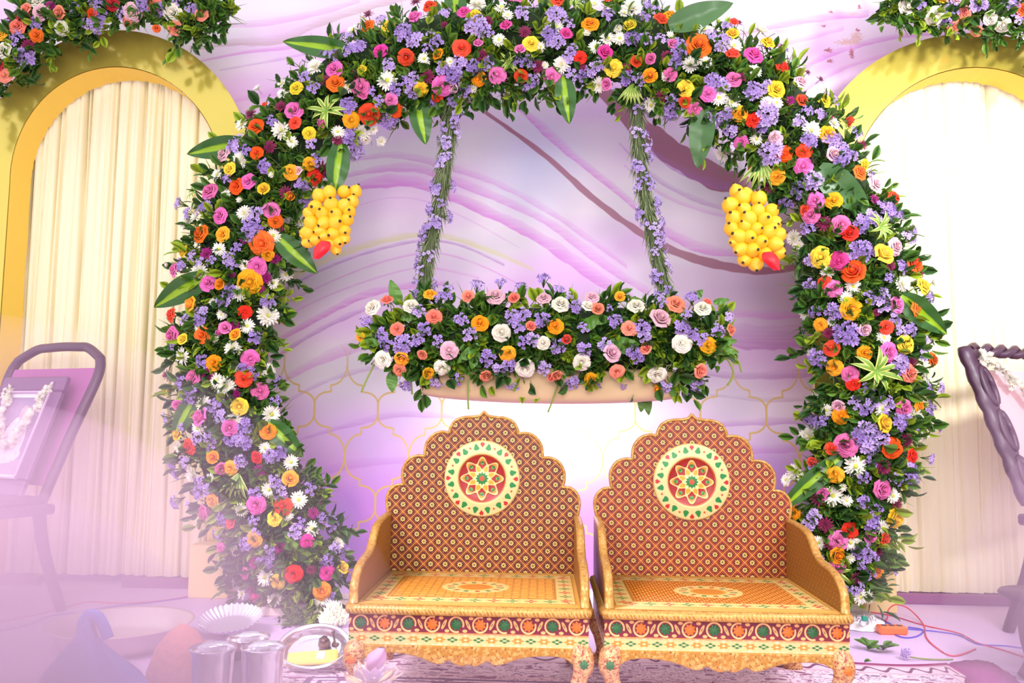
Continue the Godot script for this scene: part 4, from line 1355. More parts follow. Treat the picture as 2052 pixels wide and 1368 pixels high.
func scroll_tex():         # two turns of the vine: a green rosette, then an orange one
	return paint(220, 80, func(u, v):
		var ground = rgb(112, 30, 46)
		var vine = rgb(226, 164, 100)
		var c = ground
		for k in [-1, 0, 1, 2]:
			var cx = (k + 0.5) * 110.0
			var x = u * 220.0 - cx
			var y = (v * 80.0 - 40.0) * (1.0 if k % 2 == 0 else -1.0)
			var r = sqrt(x * x + y * y)
			var a = atan2(y, x)
			# the curl round the rosette
			if absf(r - 33.0) < 4.2 and not (a > 0.35 and a < 1.2):
				c = vine
			if absf(r - 33.0) < 1.0 and not (a > 0.35 and a < 1.2):
				c = rgb(244, 200, 140)
			# leaves between
			var lx = x - 54.0
			var l1 = Vector2((lx - 0.5 * y) / 8.0, (y + lx * 0.4) / 26.0).length()
			if l1 < 1.0:
				c = vine if l1 > 0.35 else rgb(120, 104, 60)
			var l2 = Vector2((lx + 14.0) / 11.0, (y - 28.0) / 7.0).length()
			var l3 = Vector2((lx - 14.0) / 11.0, (y + 28.0) / 7.0).length()
			if l2 < 1.0 or l3 < 1.0:
				c = vine
		if v < 0.035 or v > 0.965:
			c = rgb(200, 130, 70)
		return c)

func diamond_tex():
	return paint(128, 64, func(u, v):
		var c = rgb(212, 178, 118)
		for k in 3:
			var x = absf(u - k * 0.5) * 128.0
			var y = absf(v - 0.5) * 64.0
			if x + y < 15.0:
				c = rgb(54, 108, 56)
			if absf(x - y) < 2.0 and x + y < 15.0:
				c = rgb(214, 190, 120)
			if x + y < 4.0:
				c = rgb(226, 204, 140)
		for k in 2:
			var x = absf(u - 0.25 - k * 0.5) * 128.0
			var y = absf(v - 0.5) * 64.0
			var r = sqrt(x * x + y * y)
			if r < 13.0 + 3.0 * cos(atan2(y, x) * 6.0):
				c = rgb(206, 128, 48)
			if r < 4.0:
				c = rgb(236, 214, 150)
		for k in 5:
			var x = absf(u - k * 0.25) * 128.0
			for e in [v * 64.0, 64.0 - v * 64.0]:
				if x < 12.0 - e * 0.9 and k % 2 == 1 or absf(x - 16.0) < 7.0 - e * 0.7:
					c = rgb(232, 208, 164)
		if v < 0.06 or v > 0.94:
			c = rgb(206, 160, 84)
		return c)

func seat_top_tex(kind):
	var gold = rgb(190, 140, 52)
	var cream = rgb(206, 178, 106)
	var n = noise(77, 0.2)
	return paint(560, 400, func(u, v):
		var c = gold
		var x = min(u, 1.0 - u) * 0.70
		var y = min(v, 1.0 - v) * 0.50
		var e = min(x, y)
		if e > 0.015 and e < 0.028:
			c = rgb(176, 112, 46) if fposmod((u + v) * 90.0, 1.0) < 0.5 else rgb(222, 180, 90)
		if e > 0.034:
			c = cream
			var t = (u * 0.70 if y < x else v * 0.50) / 0.056
			var f = fposmod(t, 1.0) - 0.5
			var w = (e - 0.064) / 0.056
			var r = sqrt(f * f + w * w)
			if r < 0.24 + 0.10 * cos(atan2(w, f) * 4.0):
				c = rgb(70, 112, 56) if int(floor(t)) % 2 == 0 else rgb(176, 64, 40)
			if r < 0.09:
				c = cream
			if absf(r - 0.42) < 0.03:
				c = rgb(198, 158, 86)
		if absf(e - 0.036) < 0.002 or absf(e - 0.094) < 0.003:
			c = rgb(168, 110, 42)
		if e > 0.097:
			c = rgb(184, 100, 20)
			var gx = u * 0.70
			var gy = v * 0.50
			if kind == 0:
				if fposmod(gx, 0.026) < 0.006:
					c = rgb(138, 60, 20)
				if fposmod(gy + (0.006 if fposmod(gx, 0.052) < 0.026 else 0.0), 0.012) < 0.004:
					c = rgb(236, 190, 90)
			else:
				if fposmod(gx + gy * 0.8, 0.03) < 0.005 or fposmod(gx - gy * 0.8, 0.03) < 0.005:
					c = rgb(138, 66, 22)
				elif fposmod(gx, 0.01) < 0.003:
					c = rgb(236, 178, 80)
			var ex = (u - 0.5) / 0.155
			var ey = (v - 0.5) / 0.175
			var q = ex * ex + ey * ey
			if q < 1.0:
				c = cream
				var a = atan2(ey, ex)
				if q > 0.40 and q < 0.72 and fposmod(a / TAU * 14.0, 1.0) < 0.4:
					c = rgb(90, 110, 62) if int(floor(a / TAU * 14.0)) % 2 == 0 else rgb(168, 82, 48)
				if q < 0.28:
					c = rgb(200, 140, 52) if q > 0.2 else rgb(186, 116, 40)
		return c.lerp(rgb(150, 104, 44), clampf(n.get_noise_2d(u * 260.0, v * 180.0) * 0.35, 0.0, 0.2)))

func gold_foil():
	var m = mat("stamped_gold_foil", rgb(220, 176, 92), 0.36, 0.3)
	if m.albedo_texture == null:
		var n = noise(31, 0.05, 4)
		m.albedo_color = Color.WHITE
		m.albedo_texture = paint(160, 160, func(u, v):
			var q = n.get_noise_2d(u * 160.0, v * 160.0)
			var c = rgb(172, 122, 48).lerp(rgb(204, 164, 92), clampf(0.4 + q * 1.6, 0.0, 1.0))
			return c.lerp(rgb(124, 78, 36), smoothstep(0.28, 0.45, n.get_noise_2d(v * 420.0, u * 420.0))))
		m.uv1_triplanar = true
		m.uv1_scale = Vector3.ONE * 6.0
	return m

func brown_lattice():
	var t = paint(64, 64, func(u, v):
		var c = rgb(172, 116, 38)
		for p in [[0.0, 0.0], [1.0, 0.0], [0.0, 1.0], [1.0, 1.0], [0.5, 0.5]]:
			var d = absf(u - p[0]) * 1.15 + absf(v - p[1]) * 0.95
			if d < 0.42 and d > 0.27:
				c = rgb(92, 48, 20)
			elif d < 0.14:
				c = rgb(110, 60, 26)
		return c)
	var m = tex_mat("brown_lattice_print", t, 0.45, 0.1)
	m.uv1_triplanar = true
	m.uv1_scale = Vector3.ONE * 34.0
	return m

func seats():
	var anchors = [P(943, 1207, SEAT_F), P(1452, 1212, SEAT_F)]
	for k in 2:
		var o = base("painted_seat", ["low painted seat with maroon star-patterned scalloped back, the one nearer the tumblers", "low painted seat with brighter red star-patterned scalloped back, the one nearer the cables"][k], "seat", Vector3(anchors[k].x + [-0.006, 0.006][k], 0.0, SEAT_F), 0.0, "painted wedding seats")
		make_seat(o, k)

func make_seat(o, k):
	var depth = SEAT_F - SEAT_B
	var hs = 0.295          # height of the seat board
	var foil = gold_foil()
	var hw = 0.34
	# backrest
	var outline = seat_outline()
	var up = Transform3D(Basis(), Vector3(0, hs - 0.002, -depth))
	var star = tex_mat("star_print_%d" % k, star_tile([64, 6, 8] if k == 0 else [104, 6, 10]), 0.42, 0.05)
	var bl = []
	for p in outline:
		bl.append(p)
	var board = put("backrest", plate(bl, -0.03, -0.006, 0.0, up), foil, o)
	var c = Vector2(0, 0.25)
	var n = outline.size()
	var inset = Array(Geometry2D.offset_polygon(PackedVector2Array(outline), -0.008, Geometry2D.JOIN_ROUND)[0])
	var period = 0.0505
	put("star_panel", plate(inset, -0.008, -0.002, 0.0, up, [Vector2.ZERO, Vector2(period, period)]), star, board)
	var bead = start()      # the raised gold edge that follows the scallops
	var ring = []
	for i in n:
		ring.append(up * Vector3(outline[i].x * 0.987, outline[i].y - 0.003, -0.004))
	tube(bead, ring, 0.0052, 7)
	put("edge_bead", done(bead), foil, board)
	# medallion
	var my = 183.0 * 2.98 / FOCAL
	var flat_ = Transform3D(Basis.from_euler(Vector3(PI / 2.0, 0, 0)), up * Vector3(-0.003, my, 0.0))
	var med = start()
	var R = 0.132
	var prof = [Vector2(1.0, -0.002), Vector2(0.99, 0.004), Vector2(0.95, 0.007), Vector2(0.70, 0.007), Vector2(0.66, 0.009), Vector2(0.62, 0.006), Vector2(0.60, 0.003), Vector2(0.3, 0.003), Vector2(0.15, 0.006), Vector2(0.0, 0.008)]
	for j in prof.size() - 1:
		for i in 64:
			var a0 = TAU * i / 64.0
			var a1 = TAU * (i + 1) / 64.0
			var ps = []
			var us = []
			for e in [[prof[j], a0], [prof[j], a1], [prof[j + 1], a1], [prof[j + 1], a0]]:
				ps.append(up * Vector3(-0.003 + e[0].x * R * cos(e[1]), my + e[0].x * R * sin(e[1]), e[0].y))
				us.append(Vector2(0.5 + 0.499 * e[0].x * cos(e[1]), 0.5 - 0.499 * e[0].x * sin(e[1])))
			quad(med, ps[0], ps[1], ps[2], ps[3], us[0], us[1], us[2], us[3])
	if not shared.has("medallion"):
		shared["medallion"] = medallion_tex()
	put("medallion", done(med), tex_mat("medallion_paint", shared["medallion"], 0.4, 0.05), board)
	# seat board: painted top and a rolled gold nosing
	put("seat_board", box_mesh(Vector3(-hw - 0.006, hs - 0.03, -depth), Vector3(hw + 0.006, hs - 0.004, 0.0), 0.003), foil, o)
	var top = start()
	quad(top, Vector3(-hw, hs, -depth), Vector3(hw, hs, -depth), Vector3(hw, hs, -0.004), Vector3(-hw, hs, -0.004))
	for s in [-1.0, 1.0]:
		quad(top, Vector3(s * hw, hs, -depth), Vector3(s * hw, hs, -0.004), Vector3(s * hw, hs - 0.006, -0.004), Vector3(s * hw, hs - 0.006, -depth), Vector2.ZERO, Vector2(0.01, 0), Vector2(0.01, 0.01), Vector2(0, 0.01))
	quad(top, Vector3(-hw, hs, -0.004), Vector3(hw, hs, -0.004), Vector3(hw, hs - 0.006, -0.004), Vector3(-hw, hs - 0.006, -0.004), Vector2.ZERO, Vector2(0.01, 0), Vector2(0.01, 0.01), Vector2(0, 0.01))
	top.set_smooth_group(-1)
	put("painted_top", done(top), tex_mat("seat_print_%d" % k, seat_top_tex(k), 0.38, 0.08), o)
	var nose = start()
	var np = []
	for e in [Vector3(-hw, 0, -depth + 0.02), Vector3(-hw, 0, -0.02), Vector3(-hw + 0.004, 0, 0.002), Vector3(-hw + 0.02, 0, 0.010), Vector3(hw - 0.02, 0, 0.010), Vector3(hw - 0.004, 0, 0.002), Vector3(hw, 0, -0.02), Vector3(hw, 0, -depth + 0.02)]:
		np.append(e + Vector3(0, hs - 0.014, 0))
	tube(nose, np, 0.0145, 12)
	put("rolled_edge", done(nose), foil, o)
	var twist = start()     # slanting notches stamped along the front of the roll
	for i in 62:
		var x = lerpf(-hw + 0.01, hw - 0.01, i / 61.0)
		tube(twist, [Vector3(x - 0.005, hs - 0.004, 0.0205), Vector3(x, hs - 0.013, 0.0245), Vector3(x + 0.005, hs - 0.023, 0.0205)], 0.0021, 5)
	put("stamped_notches", done(twist), mat("bright_gold", rgb(230, 190, 104), 0.3, 0.4), o)
	# arms, low and stepped, running back to front
	for s in [-1.0, 1.0]:
		var side = [Vector2(0.0, 0.0), Vector2(0.0, 0.035), Vector2(0.01, 0.055), Vector2(0.05, 0.085), Vector2(0.11, 0.10), Vector2(0.19, 0.108), Vector2(0.235, 0.125), Vector2(0.275, 0.155), Vector2(0.32, 0.178), Vector2(0.40, 0.188), Vector2(depth, 0.192), Vector2(depth, 0.0)]
		var sm = [side[0]]
		for p in smooth_path(side.slice(1, 11), 4):
			sm.append(p)
		sm.append(side[11])
		var xf = Transform3D(Basis(Vector3(0, 0, -1), Vector3(0, 1, 0), Vector3(1, 0, 0)), Vector3(s * (hw - 0.012), hs, -0.004))
		var arm = put("arm", plate(sm, -0.011, 0.011, 0.002, xf), brown_lattice(), o)
		var trim_line = []
		for p in sm.slice(0, sm.size() - 1):
			trim_line.append(xf * Vector3(p.x, p.y, 0.0))
		var tr = start()
		tube(tr, trim_line, 0.0135, 8, 0.6)
		put("arm_trim", done(tr), foil, arm)
	# front rail: vine frieze, diamond band
	var y1 = hs - 0.03
	var y0 = y1 - 0.05
	for f in [["frieze", y0, y1, "scroll_paint", 5.0, 0.006], ["diamond_band", y0 - 0.036, y0, "diamond_paint", 4.6, 0.002]]:
		var m = mats.get(f[3])
		if m == null:
			m = tex_mat(f[3], scroll_tex() if f[3] == "scroll_paint" else diamond_tex(), 0.45, 0.05)
		var st = start()
		st.set_smooth_group(-1)
		var zf = -0.012 + f[5]
		quad(st, Vector3(-hw, f[2], zf), Vector3(hw, f[2], zf), Vector3(hw, f[1], zf), Vector3(-hw, f[1], zf), Vector2(0, 0), Vector2(f[4], 0), Vector2(f[4], 1), Vector2(0, 1))
		for s in [-1.0, 1.0]:
			quad(st, Vector3(s * hw, f[2], zf), Vector3(s * hw, f[2], -depth), Vector3(s * hw, f[1], -depth), Vector3(s * hw, f[1], zf), Vector2(0, 0), Vector2(f[4] * 0.76, 0), Vector2(f[4] * 0.76, 1), Vector2(0, 1))
		quad(st, Vector3(-hw, f[1], zf), Vector3(hw, f[1], zf), Vector3(hw, f[1], -depth), Vector3(-hw, f[1], -depth))
		quad(st, Vector3(-hw, f[2], zf), Vector3(hw, f[2], zf), Vector3(hw, f[2], -depth), Vector3(-hw, f[2], -depth))
		quad(st, Vector3(-hw, f[2], -depth), Vector3(hw, f[2], -depth), Vector3(hw, f[1], -depth), Vector3(-hw, f[1], -depth))
		var part = put(f[0], done(st), m, o)
		if f[0] == "frieze":          # raised rosettes, green and orange in turn
			for i in 10:
				var x = -hw + (i + 0.5) * hw * 2.0 / 10.0
				put("rosette", rosette_boss(), mat("green_enamel", rgb(34, 96, 46), 0.4) if i % 2 == 0 else mat("orange_enamel", rgb(214, 108, 26), 0.4), part, Transform3D(Basis().rotated(Vector3(0, 0, 1), i * 0.7), Vector3(x, (f[1] + f[2]) / 2.0, zf)))
	# scalloped apron
	var ay = y0 - 0.036
	var ap = [Vector2(-hw, ay), Vector2(hw, ay), Vector2(hw, ay - 0.05)]
	var drop = []
	for e in [[0.30, 0.045], [0.27, 0.026], [0.22, 0.022], [0.17, 0.026], [0.13, 0.036], [0.10, 0.047], [0.075, 0.050], [0.055, 0.040], [0.035, 0.050], [0.015, 0.054], [0.0, 0.050]]:
		drop.append(Vector2(e[0], ay - e[1]))
	for e in range(drop.size() - 2, -1, -1):
		drop.append(Vector2(-drop[e].x, drop[e].y))
	for p in smooth_path(drop, 3):
		ap.append(p)
	ap.append(Vector2(-hw, ay - 0.05))
	put("apron", plate(ap, -0.03, -0.008, 0.003), foil, o)
	# cabriole legs
	for sx in [-1.0, 1.0]:
		for front in [true, false]:
			var zc = -0.03 if front else -depth + 0.04
			var st = start()
			var secs = [[ay + 0.0, 0.0, 0.027, 0.0], [ay - 0.02, 0.010, 0.032, 0.010], [ay - 0.045, 0.014, 0.030, 0.014], [ay - 0.08, 0.006, 0.022, 0.006], [ay - 0.115, -0.002, 0.022, -0.004], [ay - 0.145, 0.0, 0.025, 0.0], [0.016, 0.010, 0.032, 0.010], [0.0, 0.012, 0.034, 0.012]]
			var line = []
			var rad = []
			for s in secs:
				line.append(Vector3(sx * (hw - 0.028 + s[1]), s[0], zc + (s[3] if front else -s[3])))
				rad.append(s[2])
			var fine = smooth_path(line, 4)
			var fr = []
			for i in fine.size():
				var t = i / 4.0
				var a = int(t)
				fr.append(lerpf(rad[a], rad[min(a + 1, rad.size() - 1)], smoothstep(0.0, 1.0, t - a)))
			tube(st, fine, fr, 14)
			var leg = put("leg", done(st), leg_paint(), o)
			if front:
				put("rosette", rosette_boss(), mats["orange_enamel"] if sx * (1.0 if k == 0 else -1.0) < 0 else mats["green_enamel"], leg, Transform3D(Basis().scaled(Vector3.ONE * 0.85), Vector3(sx * (hw - 0.014), ay - 0.035, zc + 0.0475)))

func rosette_boss():
	if shared.has("boss"):
		return shared["boss"]
	var st = start()
	sheet(st, func(u, v):
		var a = u * TAU
		var r = 0.0145 * v * (1.0 + 0.16 * cos(a * 8.0) * v)
		return Vector3(r * cos(a), r * sin(a), 0.0005 + 0.0045 * cos(v * PI / 2.0) + 0.0012 * cos(a * 8.0) * v * (1.0 - v)), 48, 6)
	shared["boss"] = done(st)
	return shared["boss"]

func leg_paint():
	if mats.has("painted_leg"):
		return mats["painted_leg"]
	var n = noise(63, 0.035, 2)
	var t = paint(160, 160, func(u, v):
		var q = absf(n.get_noise_2d(u * 160.0, v * 160.0))
		var c = rgb(214, 172, 112)
		if q < 0.05:
			c = rgb(118, 44, 34)
		elif q < 0.085:
			c = rgb(236, 206, 150)
		elif q > 0.36:
			c = rgb(150, 66, 46)
		return c)
	var m = tex_mat("painted_leg", t, 0.45, 0.1)
	m.uv1_triplanar = true
	m.uv1_scale = Vector3.ONE * 7.0
	return m

# ---------------------------------------------------------------- chairs at the sides
func side_chairs():
	var wood = mat("dark_purple_brown_wood", rgb(74, 44, 66), 0.4)
	# left: a chair turned away to the left, a framed portrait leaning in it
	var z = -3.5
	var hub = Vector3(P(96, 985, z).x, 0.0, z)
	var turn = deg_to_rad(-25)
	var ch = base("carved_chair", "dark wooden chair with a smooth curved crest rail, holding a framed portrait", "chair", hub, turn)
	chair_parts(ch, wood, false)
	ch.scale = Vector3.ONE * 1.03
	var fr = base("framed_portrait", "framed portrait of a seated figure in white, leaning on a dark chair", "picture", hub, turn)
	portrait(fr, -1.0)
	var gl = base("portrait_garland", "white flower garland draped over the framed portrait", "garland", hub, turn)
	var lean = func(x, y, off): return Vector3(x, y, 0.085 - 0.22 * (y - 0.44) / 0.6 + off)
	garland_beads(gl, [lean.call(-0.16, 0.93, 0.0), lean.call(-0.175, 0.88, 0.01), lean.call(-0.21, 0.80, 0.01), lean.call(-0.25, 0.72, 0.01), lean.call(-0.30, 0.68, 0.01), lean.call(-0.36, 0.72, 0.01), lean.call(-0.41, 0.82, 0.01), lean.call(-0.44, 0.93, 0.0)])
	# right: its carved counterpart
	var hub2 = Vector3(P(2056, 985, z).x, 0.0, z)
	var ch2 = base("carved_chair", "dark chair with twisted rope carving and oval loops on its back", "chair", hub2, -turn)
	chair_parts(ch2, wood, true)
	ch2.scale = Vector3.ONE * 1.1
	var gl2 = base("portrait_garland", "white flower garland hanging on the rope-carved chair back", "garland", hub2, -turn)
	garland_beads(gl2, [lean.call(0.02, 1.02, -0.05), lean.call(0.07, 0.98, -0.04), lean.call(0.13, 0.93, -0.04), lean.call(0.20, 0.86, -0.04), lean.call(0.27, 0.82, -0.04), lean.call(0.36, 0.83, -0.04), lean.call(0.47, 0.93, -0.04)])
	gl2.scale = Vector3.ONE * 1.1
	# the curved front leg of a nearer table at the right edge
	var t = base("side_table", "small dark round table on curved legs near the rope-carved chair", "table", Vector3(P(2098, 1330, -2.95).x, 0.0, -2.95))
	var st = start()
	lathe(st, [Vector2(0.0, 0.27), Vector2(0.13, 0.27), Vector2(0.136, 0.262), Vector2(0.13, 0.25), Vector2(0.10, 0.245), Vector2(0.0, 0.245)], 32)
	put("table_top", done(st), wood, t)
	for k in 3:
		var a = PI * 0.86 + TAU * k / 3.0
		var d = Vector3(cos(a), 0, sin(a))
		var leg = start()
		tube(leg, smooth_path([d * 0.06 + Vector3(0, 0.25, 0), d * 0.105 + Vector3(0, 0.21, 0), d * 0.10 + Vector3(0, 0.13, 0), d * 0.08 + Vector3(0, 0.06, 0), d * 0.12 + Vector3(0, 0.012, 0)], 5), 0.017, 9)
		put("leg", done(leg), wood, t)

func chair_parts(o, wood, carved):
	# local axes: x to the chair's width (its inner side at x = 0), y up, +z the way it faces; sg mirrors the pair
	var sg = 1.0 if carved else -1.0
	var w = 0.60
	var hs = 0.44
	var lean = 0.20          # how far the back leans over its height
	var back = func(x, y): return Vector3((x + (w / 2.0 - x) * 0.20 * clampf((1.0 - y) / 0.56, 0.0, 1.0)) * sg, y, -0.02 - lean * clampf((y - hs) / 0.6, 0.0, 2.0))
	for x in [0.0, w]:
		var st = start()
		if carved:
			var line = []
			var rad = []
			for i in 25:
				var y = lerpf(hs + 0.02, 1.05, i / 24.0)
				line.append(back.call(x, y))
				rad.append(0.040 + 0.010 * absf(sin(i * 0.9)))
			tube(st, line, rad, 10, 0.55)
		else:
			tube(st, smooth_path([back.call(x + (0.012 if x == 0.0 else -0.012), hs - 0.02), back.call(x, 0.7), back.call(x + (-0.012 if x == 0.0 else 0.012), 0.95), back.call(x + (0.02 if x == 0.0 else -0.02), 1.035)], 6), 0.021, 9)
		put("back_post", done(st), wood, o)
		var leg = start()
		tube(leg, smooth_path([Vector3((x + (w / 2.0 - x) * 0.18) * sg, hs, 0.0), Vector3((x + (w / 2.0 - x) * 0.12) * sg, 0.25, -0.02), Vector3((x - (w / 2.0 - x) * 0.10) * sg, 0.0, -0.07)], 5), [0.026, 0.026, 0.026, 0.025, 0.025, 0.024, 0.023, 0.022, 0.022, 0.021, 0.02], 9)
		put("leg", done(leg), wood, o)
		var fl = start()
		tube(fl, [Vector3(x * sg, hs, 0.42), Vector3(x * sg, 0.2, 0.42), Vector3(x * sg, 0.0, 0.42)], [0.026, 0.023, 0.018], 9)
		put("leg", done(fl), wood, o)
	if carved:
		var st = start()
		for half in 2:
			var line = []
			for i in 33:
				var x = i / 32.0 * w
				line.append(back.call(x, 1.045) + Vector3(0, sin(i * 0.75 + half * PI) * 0.014, cos(i * 0.75 + half * PI) * 0.014))
			tube(st, line, 0.016, 7)
		put("crest_rail", done(st), wood, o)
		for x in [0.012, w - 0.012]:      # loops carved down the posts
			for j in 3:
				var loop = start()
				var line = []
				for i in 17:
					var a = TAU * i / 16.0
					line.append(back.call(x + 0.024 * cos(a), 0.56 + j * 0.17 + 0.070 * sin(a)) + Vector3(0, 0, 0.022))
				tube(loop, line, 0.013, 7)
				put("carved_loop", done(loop), wood, o)
		put("back_panel", plate([Vector2(0.05 * sg, hs + 0.12), Vector2((w - 0.05) * sg, hs + 0.12), Vector2((w - 0.05) * sg, 0.99), Vector2(0.05 * sg, 0.99)], -0.01, 0.008, 0.0, Transform3D(Basis.from_euler(Vector3(-atan(lean / 0.6), 0, 0)), Vector3(0, hs * (1.0 - cos(atan(lean / 0.6))), -0.03 + sin(atan(lean / 0.6)) * hs))), mat("pale_pink_cloth", rgb(214, 172, 176), 0.8), o)
	else:
		put("back_panel", plate([Vector2(0.055 * sg, hs + 0.06), Vector2((w - 0.055) * sg, hs + 0.06), Vector2((w - 0.01) * sg, 1.02), Vector2(0.01 * sg, 1.02)], -0.008, 0.006, 0.0, Transform3D(Basis.from_euler(Vector3(-atan(lean / 0.6), 0, 0)), Vector3(0, hs * (1.0 - cos(atan(lean / 0.6))), -0.024 + sin(atan(lean / 0.6)) * hs))), mat("plum_cloth", rgb(170, 96, 150), 0.9), o)
		var st = start()
		tube(st, smooth_path([back.call(0.015, 1.03), back.call(0.06, 1.055), back.call(0.13, 1.085), back.call(0.20, 1.09), back.call(0.30, 1.093), back.call(0.40, 1.09), back.call(0.47, 1.085), back.call(0.54, 1.055), back.call(w - 0.015, 1.03)], 6), 0.021, 9)
		put("crest_rail", done(st), wood, o)
	var seat = start()
	box(seat, Vector3(-0.03, hs - 0.05, -0.02), Vector3(w + 0.03, hs - 0.01, 0.45), 0.008)
	box(seat, Vector3(0.0, hs - 0.012, 0.0), Vector3(w, hs + 0.02, 0.44), 0.012)
	var sm = put("seat", done(seat), wood, o)
	if sg < 0.0:
		sm.position.x = -w

func portrait(o, sg):
	var hs = 0.47
	var tilt = Transform3D(Basis.from_euler(Vector3(-atan(0.22 / 0.6), 0, 0)), Vector3(-0.30, hs, 0.06))
	var w = 0.15
	var h = 0.54
	var st = start()
	for e in [[-w - 0.07, 0.0, w + 0.07, 0.07], [-w - 0.07, h - 0.07, w + 0.07, h], [-w - 0.07, 0.07, -w, h - 0.07], [w, 0.07, w + 0.07, h - 0.07]]:
		box(st, Vector3(e[0], e[1], -0.012), Vector3(e[2], e[3], 0.014), 0.006)
	put("frame", done(st), mat("plum_frame", rgb(112, 70, 112), 0.42), o, tilt)
	var lip = start()
	for e in [[-w, 0.07, w, 0.08], [-w, h - 0.08, w, h - 0.07], [-w, 0.08, -w + 0.01, h - 0.08], [w - 0.01, 0.08, w, h - 0.08]]:
		box(lip, Vector3(e[0], e[1], -0.01), Vector3(e[2], e[3], 0.020), 0.003)
	put("inner_lip", done(lip), mat("pale_lilac_lip", rgb(196, 166, 196), 0.4), o, tilt)
	var n = noise(88, 0.05, 3)
	var t = paint(160, 176, func(u, v):
		var c = rgb(150, 126, 160)
		if u < 0.07 or u > 0.93 or v < 0.07 or v > 0.95:
			return rgb(238, 226, 236)
		if v > 0.78:
			c = rgb(176, 150, 176)
		var head = Vector2((u - 0.54) / 0.085, (v - 0.25) / 0.085).length()
		var body = Vector2((u - 0.52) / (0.20 + 0.12 * v), (v - 0.56) / 0.27).length()
		var knee = Vector2((u - 0.48) / 0.34, (v - 0.72) / 0.11).length()
		if body < 1.0 or knee < 1.0:
			c = rgb(232, 214, 224)
		if head < 1.0:
			c = rgb(206, 166, 166)
		return c.lerp(rgb(120, 100, 130), clampf(n.get_noise_2d(u * 160.0, v * 170.0) * 0.5, 0.0, 0.25)))
	var pic = start()
	quad(pic, Vector3(-w, h - 0.07, 0.004), Vector3(w, h - 0.07, 0.004), Vector3(w, 0.07, 0.004), Vector3(-w, 0.07, 0.004))
	put("photograph", done(pic), tex_mat("portrait_print", t, 0.3), o, tilt)

func garland_beads(o, pts):
	var path = smooth_path(pts, 7)
	var where = []
	for i in path.size():
		for k in 3:
			where.append(facing(Vector3(rnd(), rnd(), rnd(0.2, 1.0)), path[i] + Vector3(rnd(), rnd(), rnd()) * 0.014, 0.036, rnd() * PI))
	copies("blossoms", mum_mesh(3), petal_mat("white_ray_petal", rgb(244, 242, 226)), where, [], o)
	var st = start()
	tube(st, path, 0.004, 5)
	put("string", done(st), mat("string", rgb(220, 214, 190), 0.8), o)

